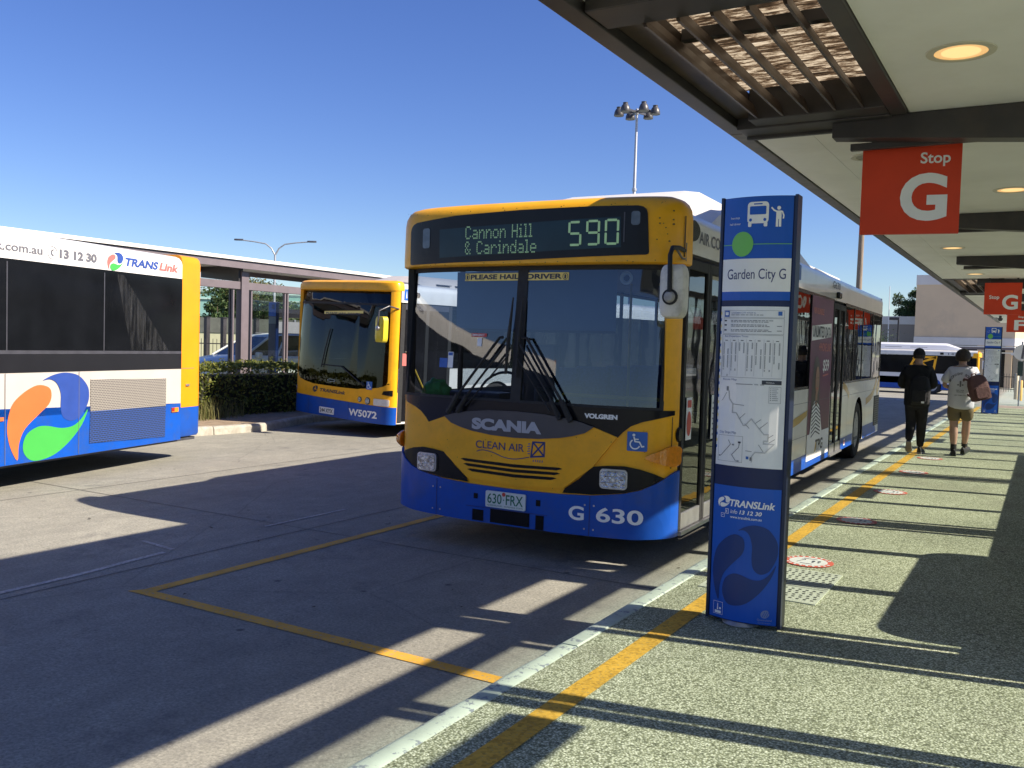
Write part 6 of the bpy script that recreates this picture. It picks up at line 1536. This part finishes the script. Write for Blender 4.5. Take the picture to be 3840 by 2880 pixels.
def tree(label, loc, h, crown_z, rx, rz, n, size, mat, seed, group=None, clumps=16):
    t = thing('tree', label, 'tree', loc, 0, group); rd = random.Random(seed); mb = MB()
    top = Vector((rd.uniform(-.3, .3), rd.uniform(-.3, .3), crown_z)); r0 = .02*h+.03
    mb.tube([(0, 0, 0), (top.x*.3, top.y*.3, h*.3), (top.x*.7, top.y*.7, crown_z*.8), top], [r0, r0*.8, r0*.6, r0*.3], BARK, 8)
    cs = []
    for k in range(clumps):
        a = rd.uniform(0, 6.28); q = math.sqrt(rd.random()); z = rd.uniform(-1, 1)
        c = Vector((top.x+rx*.78*q*math.cos(a)*math.sqrt(max(.1, 1-z*z*.7)), top.y+rx*.78*q*math.sin(a)*math.sqrt(max(.1, 1-z*z*.7)), crown_z+rz*.8*z)); cs.append(c)
        s = Vector((top.x*.6, top.y*.6, crown_z*rd.uniform(.55, .85))); m = (s+c)/2+Vector((0, 0, -.1*rz))
        mb.tube([s, m, c], [r0*.4, r0*.25, r0*.08], BARK, 5)
    mb.build('trunk', t, smooth=60)
    mb = MB(); P = []
    for i in range(n):
        c = cs[rd.randrange(clumps)]; rr_ = rx*.34*(.7+.6*((hash((round(c.x, 2), seed)) % 7)/7)); v = Vector((rd.gauss(0, 1), rd.gauss(0, 1), rd.gauss(0, .75))).normalized()*rr_*(rd.random()**.45); v.z *= .75*rz/rx+.25; P.append(c+v)
    leaf_quads(mb, P, size, mat, rd); mb.build('crown', t)
    return t
G_ = 'trees beyond the far shelter'
def along(px, D, z=0):
    """ground point on the sight line through photo column px at range D"""
    d = rt*((px-1920)/3398.74)+fw; d.z = 0; d.normalize(); return (d.x*D, d.y*D, z)
for px, D, h, cz, rx, rz, m, lb in ((800, 46, 3.4, 2.7, 1.25, 1.0, LEAFT, 'small dark green tree beside the yellow tail of the left bus'), (868, 47, 4.2, 3.2, 1.55, 1.25, LEAFT, 'bushy green tree left of the wide shelter column'), (985, 46, 3.6, 2.9, 1.7, 1.25, LEAFT, 'broad green tree right of the wide shelter column'), (952, 58, 5.4, 4.5, 2.0, 1.2, LEAFO, 'taller olive-yellow tree rising above the shelter transom'), (872, 60, 5.0, 4.3, 1.2, .8, LEAFO, 'olive tree top showing above the transom, left of the column'), (1090, 48, 3.3, 2.6, 1.7, .95, LEAFT, 'low dark green tree just left of bus W5072'), (1032, 50, 3.4, 2.7, 1.2, .9, LEAFT, 'green tree behind the blue totem in the far shelter')):
    tree(lb, along(px, D), h, cz, rx, rz, 3600, .085, m, int(px), G_)
tree('spreading pine-like tree behind the flat roof at right', along(3390, 92, -.65), 8.6, 7.2, 1.75, 1.35, 5200, .10, LEAFT, 77, clumps=22)
# pool-type fence, retaining wall, screen
BKS = pm("black_fence_steel", (.02, .02, .022), .5, .2, 9)
FD = Vector((.72, .69, 0)).normalized()
fp = Vector(along(760, 32.5)); f0 = fp-FD*8; f1 = fp+FD*16
def fence(label, p, q, h, name='steel_fence', z=0, zlo=.1, gap=.125, w=.018):
    t = thing(name, label, 'fence', p); d = (Vector(q)-Vector(p)); L_ = d.length; d.normalize(); mb = MB(); M_ = Matrix.Translation((0, 0, z)) @ Matrix.Rotation(math.atan2(d.y, d.x), 4, 'Z'); mb.T = M_
    for zz in (zlo+.12, h-.18): mb.box(0, L_, -.018, .018, zz, zz+.035, BKS)
    mb.build('rail', t); mb = MB(); mb.T = M_; x = gap/2
    while x < L_: mb.box(x-w/2, x+w/2, -.008, .008, zlo, h, BKS); x += gap
    mb.build('picket_row', t)
    mb = MB(); mb.T = M_; x = 0
    while x <= L_: mb.box(x-.03, x+.03, -.03, .03, 0, h+.05, BKS); x += 2.4
    mb.build('post_row', t); return t
fence('black picket fence behind the silver car and the far shelter', f0, f1, 1.62)
def wallrun(name, label, cat, p, q, z0, z1, th, mat, extra=None):
    p, q = Vector(p), Vector(q); d = q-p; L_ = d.length; mb = MB(); mb.T = Matrix.Rotation(math.atan2(d.y, d.x), 4, 'Z'); mb.box(0, L_, 0, th, z0, z1, mat)
    if extra: extra(mb, L_)
    o = mb.build(name); o.location = p; return tag(o, label, cat)
wp = Vector(along(760, 37)); w0 = wp-FD*10; w1 = wp+FD*20
wallrun('retaining_wall', 'pale yellow-green rendered wall behind the picket fence', 'wall', w0, w1, 0, 1.84, .25, pm("pale_lime_render", (.46, .47, .30), .9, .08, 2, dirt=(.36, .36, .25), dscale=1, damt=.4))
def posts_(mb, L_):
    x = .8
    while x < L_: mb.box(x-.03, x+.03, -.04, 0, 1.84, 2.44, GALV); x += 2.1
w2 = w0+Vector((0, 0, 0)); 
scr = wallrun('mesh_screen', 'grey mesh screen with pale posts standing on the rendered wall', 'screen', w0+Vector((.05, -.0, 0)), w1+Vector((.05, 0, 0)), 1.845, 2.42, .03, pm("grey_shade_mesh", (.11, .12, .10), .9, .15, 6), posts_)
gb = Vector(along(930, 66)); g0 = gb-FD*22; g1 = gb+FD*40
wallrun('green_building', 'pale teal-green building roofline beyond the trees at left', 'building', g0, g1, 0, 4.75, 10, pm("pale_teal_cladding", (.20, .38, .34), .6, .06, 1), lambda mb, L_: (mb.box(-.2, L_+.2, -.12, 0, 4.2, 4.3, pm("pale_teal_trim", (.36, .50, .46), .6, .05, 2)), mb.box(-.2, L_+.2, -.12, 0, 4.7, 4.85, MATS["pale_teal_trim"])))
for px, D, lb in ((773, 33.6, 'dark steel post behind the picket fence, beside the left bus'), (835, 33.8, 'dark steel post behind the picket fence, left of the wide column'), (957, 34.0, 'dark steel post behind the picket fence, right of the wide column')):
    mb = MB(); mb.box(-.075, .075, -.075, .075, 0, 2.35, CANDARK); mb.box(-.1, .1, -.1, .1, 2.35, 2.38, CANDARK); o = mb.build('steel_post'); p = along(px, D); o.location = p; tag(o, lb, 'post', 'dark posts behind the picket fence')
mb = MB(); mb.box(-.55, .55, -.02, .02, 1.75, 2.22, pm("pale_grey_sign_back", (.45, .45, .46), .5, .06, 5)); mb.tube([(-.3, .04, 0), (-.3, .04, 2.2)], .025, GALV, 8); mb.tube([(.3, .04, 0), (.3, .04, 2.2)], .025, GALV, 8); mb.box(-.75, .75, .3, 1.2, 2.36, 2.62, CANDARK); mb.tube([(.6, .5, 0), (.6, .5, 2.4)], .04, CANDARK, 8)
o = mb.build('blank_sign'); o.location = along(1098, 29); o.rotation_euler = (0, 0, R(36)); tag(o, 'blank pale grey sign on posts just left of bus W5072', 'sign')
# silver car
def car(label, loc, rz):
    t = thing('parked_car', label, 'car', loc, rz)
    CP = pm("pale_silver_car_paint", (.62, .66, .62), .35, .04, 3, coat=.3); CG = glass("car_glass", (.12, .14, .15))
    W2 = .88
    def sec(y, zb, zt, w, tw): return [(w*.96, y, zb), (w, y, zb+.18), (w, y, zt*.72+zb*.28), (w*.97*tw+w*.03, y, zt-.06), (w*tw*.92, y, zt), (0, y, zt+.02), (-w*tw*.92, y, zt), (-w*.97*tw-w*.03, y, zt-.06), (-w, y, zt*.72+zb*.28), (-w, y, zb+.18), (-w*.96, y, zb)]
    mb = MB()
    st = [(-2.20, .38, .66, .62, .9), (-2.12, .26, .82, .78, .93), (-1.75, .22, .96, .86, .95), (-1.2, .22, 1.05, W2, .96), (-.85, .22, 1.09, W2, .97), (.4, .22, 1.08, W2, .97), (1.6, .22, 1.08, W2, .97), (2.0, .26, 1.05, .84, .95), (2.18, .36, .95, .74, .9)]
    mb.loft([sec(*s) for s in st], CP); mb.build('body', t, smooth=40)
    mb = MB()
    def cab(y, z, w): return (w, y, z), (-w, y, z)
    lo = [(.79, -1.12, 1.06), (.80, -.1, 1.07), (.80, 1.0, 1.08), (.76, 2.0, 1.05), (-.76, 2.0, 1.05), (-.80, 1.0, 1.08), (-.80, -.1, 1.07), (-.79, -1.12, 1.06)]
    hi = [(.60, -.22, 1.60), (.62, .3, 1.66), (.62, .95, 1.66), (.56, 1.72, 1.58), (-.56, 1.72, 1.58), (-.62, .95, 1.66), (-.62, .3, 1.66), (-.60, -.22, 1.60)]
    mb.loft([lo, hi], CG, caps=False); mb.build('window', t, smooth=30)
    mb = MB(); mb.loft([[(x*1.01, y, z) for x, y, z in hi], [(x*.95, y*.96+.03, z+.035) for x, y, z in hi], [(x*.4, y*.6+.2, z+.06) for x, y, z in hi]], CP); mb.build('roof', t, smooth=50)
    mb = MB()
    for s in (-1, 1):
        for a, b in ((lo[0], hi[0]), (lo[1], hi[1]), (lo[2], hi[2]), (lo[3], hi[3])): mb.tube([(s*a[0]*1.01, a[1], a[2]), (s*b[0]*1.01, b[1], b[2])], .032, CP, 6)
        mb.tube([(s*.56, .1, 1.70), (s*.56, 1.3, 1.70)], .018, CHAR, 6)
    mb.build('pillar', t, smooth=40)
    for s in (-1, 1):
        for y in (-1.35, 1.35): wheel(t, s*.87, y, .33, w=.2, out=s)
        mb = MB(); mb.loft([[(s*(.92+.10*sx), y, 1.10+.075*sz) for sx, sz in rrect(-1, -1, 1, 1, .5, 4)] for y in (-.82, -.70)], CP); mb.box(min(s*.8, s*.9), max(s*.8, s*.9), -.78, -.72, 1.05, 1.10, CHAR); fixn(mb.build('mirror', t, smooth=50, bevel=.02))
        mb = MB(); mb.loft([[(s*.60+.17*sx, y, .80+.085*sz) for sx, sz in rrect(-1, -1, 1, 1, .6, 4)] for y in (-2.17, -1.95)], LAMP); fixn(mb.build('headlight', t, smooth=40))
    mb = MB(); mb.box(-.42, .42, -2.225, -2.15, .58, .74, BLACK); mb.box(-.5, .5, -2.22, -2.1, .34, .46, BLACK)
    for z in (.62, .68): mb.box(-.40, .40, -2.235, -2.22, z, z+.012, SILVER)
    mb.flat(disc(0, .68, .05, 14), XZ(0, -2.24, 0), SILVER, 0); mb.build('grille', t)
    return t
cp = Vector(along(985, 26.8)); car('silver hatchback parked behind the far shelter and hedge', (cp.x, cp.y, .14), R(-10))

# ================================================================== POLES AND FAR THINGS
def mast():
    p = along(2353, 57, -.5); t = thing('light_mast', 'tall galvanised mast with six dark dome floodlights above the bus roof', 'street lamp', p)
    z1 = 16.05+.5
    mb = MB(); mb.tube([(0, 0, 0), (0, 0, 8), (0, 0, 8.02), (0, 0, z1)], [.17, .135, .125, .075], GALV, 12); mb.lathe([(.15, 11.9), (.15, 12.05), (.10, 12.08)], GALV, (0, 0, 0), 12); mb.lathe([(.10, z1), (.12, z1+.05), (.10, z1+.35), (.03, z1+.4)], GALV, (0, 0, 0), 12); mb.build('pole', t, smooth=40)
    for k in range(6):
        a = R(60*k+14); x, y = 1.12*math.cos(a), 1.12*math.sin(a); zz = z1+.10
        mb = MB(); mb.box(.08, .85, -.05, .05, zz+.02, zz+.14, CHAR); o = mb.build('arm', t); o.rotation_euler = (0, 0, a)
        mb = MB(); mb.lathe([(.30, -.22), (.31, -.18), (.29, -.02), (.23, .14), (.15, .24), (.14, .27), (.16, .29), (.16, .33), (.001, .34)], pm("dark_lamp_dome", (.06, .058, .06), .4, .1, 6), (x, y, zz+.1), 22); fl = fixn(mb.build('floodlight', t, smooth=35))
        mb = MB(); mb.lathe([(.001, -.21), (.29, -.215)], pm("pale_lamp_glass", (.5, .5, .46), .3, .1, 9), (x, y, zz+.1), 22); fixn(mb.build('lens', fl))
mast()
def double_lamp():
    p = along(1023, 44); t = thing('street_lamp', 'slim twin-arm street lamp curving over the far shelter roof', 'street lamp', p, R(30)); zt = 5.55
    mb = MB(); mb.tube([(0, 0, 0), (0, 0, 2.5), (0, 0, zt)], [.075, .06, .045], GALV, 10); mb.build('pole', t, smooth=50)
    for s in (-1, 1):
        mb = MB(); mb.tube([(0, 0, zt), (s*.18, 0, zt+.32), (s*.45, 0, zt+.52), (s*.95, 0, zt+.60), (s*1.55, 0, zt+.66)], [.04, .035, .03, .028, .026], GALV, 8); ar = mb.build('arm', t, smooth=60)
        mb = MB(); mb.loft([[(s*x, y*w, zt+z) for y, z in ((-.09, .64), (.09, .64), (.09, .67), (0, .72), (-.09, .67))] for x, w in ((1.5, .5), (1.6, 1), (1.85, .9), (1.92, .4))], CHAR); mb.build('lamp_head', ar, smooth=40)
double_lamp()
mb = MB(); mb.tube([(0, 0, -.5), (.02, 0, 4), (.05, 0, 9.6)], [.135, .12, .095], pm("weathered_timber_pole", (.24, .19, .14), .85, .25, 3, bump=.4, bscale=30, stretch=(8, 8, .6)), 12)
mb.box(-.7, .7, -.05, .05, 9.0, 9.1, CANDARK); o = mb.build('utility_pole', smooth=60); o.location = along(3202, 40); tag(o, 'weathered timber utility pole rising behind the bus roof below the red sign', 'pole')
mb = MB(); mb.tube([(0, 0, 0), (-.08, 0, 8.1)], [.05, .03], pm("white_flagpole", (.6, .6, .62), .4, .05, 5), 8); o = mb.build('flagpole', smooth=60); o.location = along(3323.5, 82, -.65); tag(o, 'thin white flagpole beside the pine-like tree at right', 'flagpole')
mb = MB(); mb.box(-.055, .055, -.055, .055, 0, 4.95, CANDARK); mb.box(-.62, .05, -.13, .13, 4.95, 5.15, CANDARK); mb.box(-.58, -.2, -.1, .1, 4.93, 4.95, GALV); o = mb.build('street_lamp'); o.location = along(3358, 72, -.65); tag(o, 'dark square street lamp post in front of the low grey building', 'street lamp')
# buildings at right
BEI = pm("beige_render_wall", (.66, .50, .34), .85, .06, .5, dirt=(.34, .29, .24), dscale=.3, damt=.5)
BWH = pm("off_white_parapet", (.66, .63, .62), .8, .05, .6, dirt=(.40, .39, .38), dscale=.6, damt=.5)
UND = pm("dark_undercroft", (.010, .010, .010), .8, .3, 1)  # near-black colour stands in for the shade of the open ground floor
def building(name, label, plan, bands, loc):
    t = thing(name, label, 'building', loc); c = Vector((sum(p[0] for p in plan)/len(plan), sum(p[1] for p in plan)/len(plan)))
    for nm, z0, z1, mt, off in bands:
        mb = MB(); P_ = [(Vector(p)-c)*(1+off/((Vector(p)-c).length+.01))+c for p in plan]; mb.loft([[(p.x-loc[0], p.y-loc[1], z-loc[2]) for p in P_] for z in (z0, z1)], mt); fixn(mb.build(nm, t))
    return t
gq = gz(90)
b1 = building('shopping_centre', 'tall blank beige building with white parapet beyond the canopy end', [(-9.55, 82), (-2.2, 82), (1.8, 92), (1.8, 125), (-9.55, 125)], [('parapet', 7.62, 8.42, BWH, .06), ('wall', 3.32, 7.618, BEI, 0), ('band', 2.72, 3.318, BWH, .08), ('undercroft', gq, 2.718, UND, -1.6)], (-4, 100, gq))
mb = MB()
for x in (-9.0, -4.6, -2.6): mb.box(x-.25+4, x+.25+4, -17.6, -17.1, 0, 2.72-gq, BEI)
mb.build('column', b1)
mb = MB(); mb.box(1.6, 3.5, -19.0, -18.1, 2.0-gq, 2.2-gq, BWH); mb.build('awning', b1)
building('low_building', 'low grey building with pale roof band behind the rear of the nearest bus', [(-44, 86), (-9.6, 86), (-9.6, 110), (-44, 110)], [('roof_band', 4.45, 5.15, BWH, .1), ('wall', gq, 4.448, pm("plain_grey_wall", (.30, .26, .235), .85, .06, .6), 0)], (-26, 98, gq))  # lower wall is one even grey
# canopy of another stop behind the distant bus
mb = MB(); mb.box(-22, .6, 0, 2.2, 2.42, 2.50, ROOFW); mb.box(-22, .6, .02, .10, 2.25, 2.42, MAUVE); mb.box(-22, .6, .4, .45, 2.02, 2.1, ROOFW)
for x in range(-20, 0, 4): mb.box(x, x+.15, 1, 1.15, -.65, 2.42, MAUVE)
o = mb.build('bus_shelter'); o.location = (-2.5, 71, .05); tag(o, 'pale flat-roofed shelter behind the distant bus 1423', 'shelter')
mb = MB(); rs = random.Random(9); P = [Vector((rs.gauss(0, .45), rs.gauss(0, .3), rs.gauss(3.1, .5))) for i in range(500)]; leaf_quads(mb, P, .07, LEAFT, rs); mb.tube([(0, 0, 0), (.1, 0, 2), (0, 0, 3.2)], [.05, .04, .02], BARK, 6)
o = mb.build('shrub'); o.location = along(3312, 78, -.65); tag(o, 'sparse dark shrub against the low grey building', 'shrub')
# right background: railing, bollards, round sign
fence('dark railing with thin bars right of the far totem', (-3.6, 52.0, 0), (-1.30, 52.0, 0), 1.0, 'railing', -.02, .08, .11, .016)
for x, y, h, mt, lb in ((-1.22, 51.9, 1.0, pm("cream_bollard_paint", (.55, .48, .33), .6, .06, 6), 'cream post at the end of the dark railing'), (-1.02, 50.6, .70, pm("yellow_bollard_paint", (.60, .36, .08), .6, .08, 6), 'short yellow bollard right of the cream post')):
    mb = MB(); mb.tube([(0, 0, -.3), (0, 0, h-.03), (0, 0, h)], [.10, .10, .07], mt, 14); o = mb.build('bollard', smooth=50); o.location = (x, y, .0); tag(o, lb, 'bollard')
t = thing('round_sign', 'round white sign on a thin steel pole at the right edge', 'sign', (-.83, 39.4, gz(39.4)))
mb = MB(); mb.tube([(0, 0, 0), (.03, 0, 2.5)], .03, GALV, 10); mb.build('pole', t, smooth=60)
mb = MB(); mb.lathe([(.001, -.03), (.29, -.03), (.30, -.02), (.30, .0), (.001, .0)], SIGNWHITE, (.05, -.04, 2.08), 28, 'Y'); mb.flat([(.0, 1.85), (.09, 1.85), (.12, 2.33), (.06, 2.36)], XZ(0, -.075, 0), GREYINK, 0); fixn(mb.build('disc', t, smooth=40))
mb = MB(); mb.box(-.09, .09, -.05, .05, 1.2, 1.75, pm("dark_green_sign_box", (.03, .06, .05), .5, .1, 6)); mb.build('box', t)
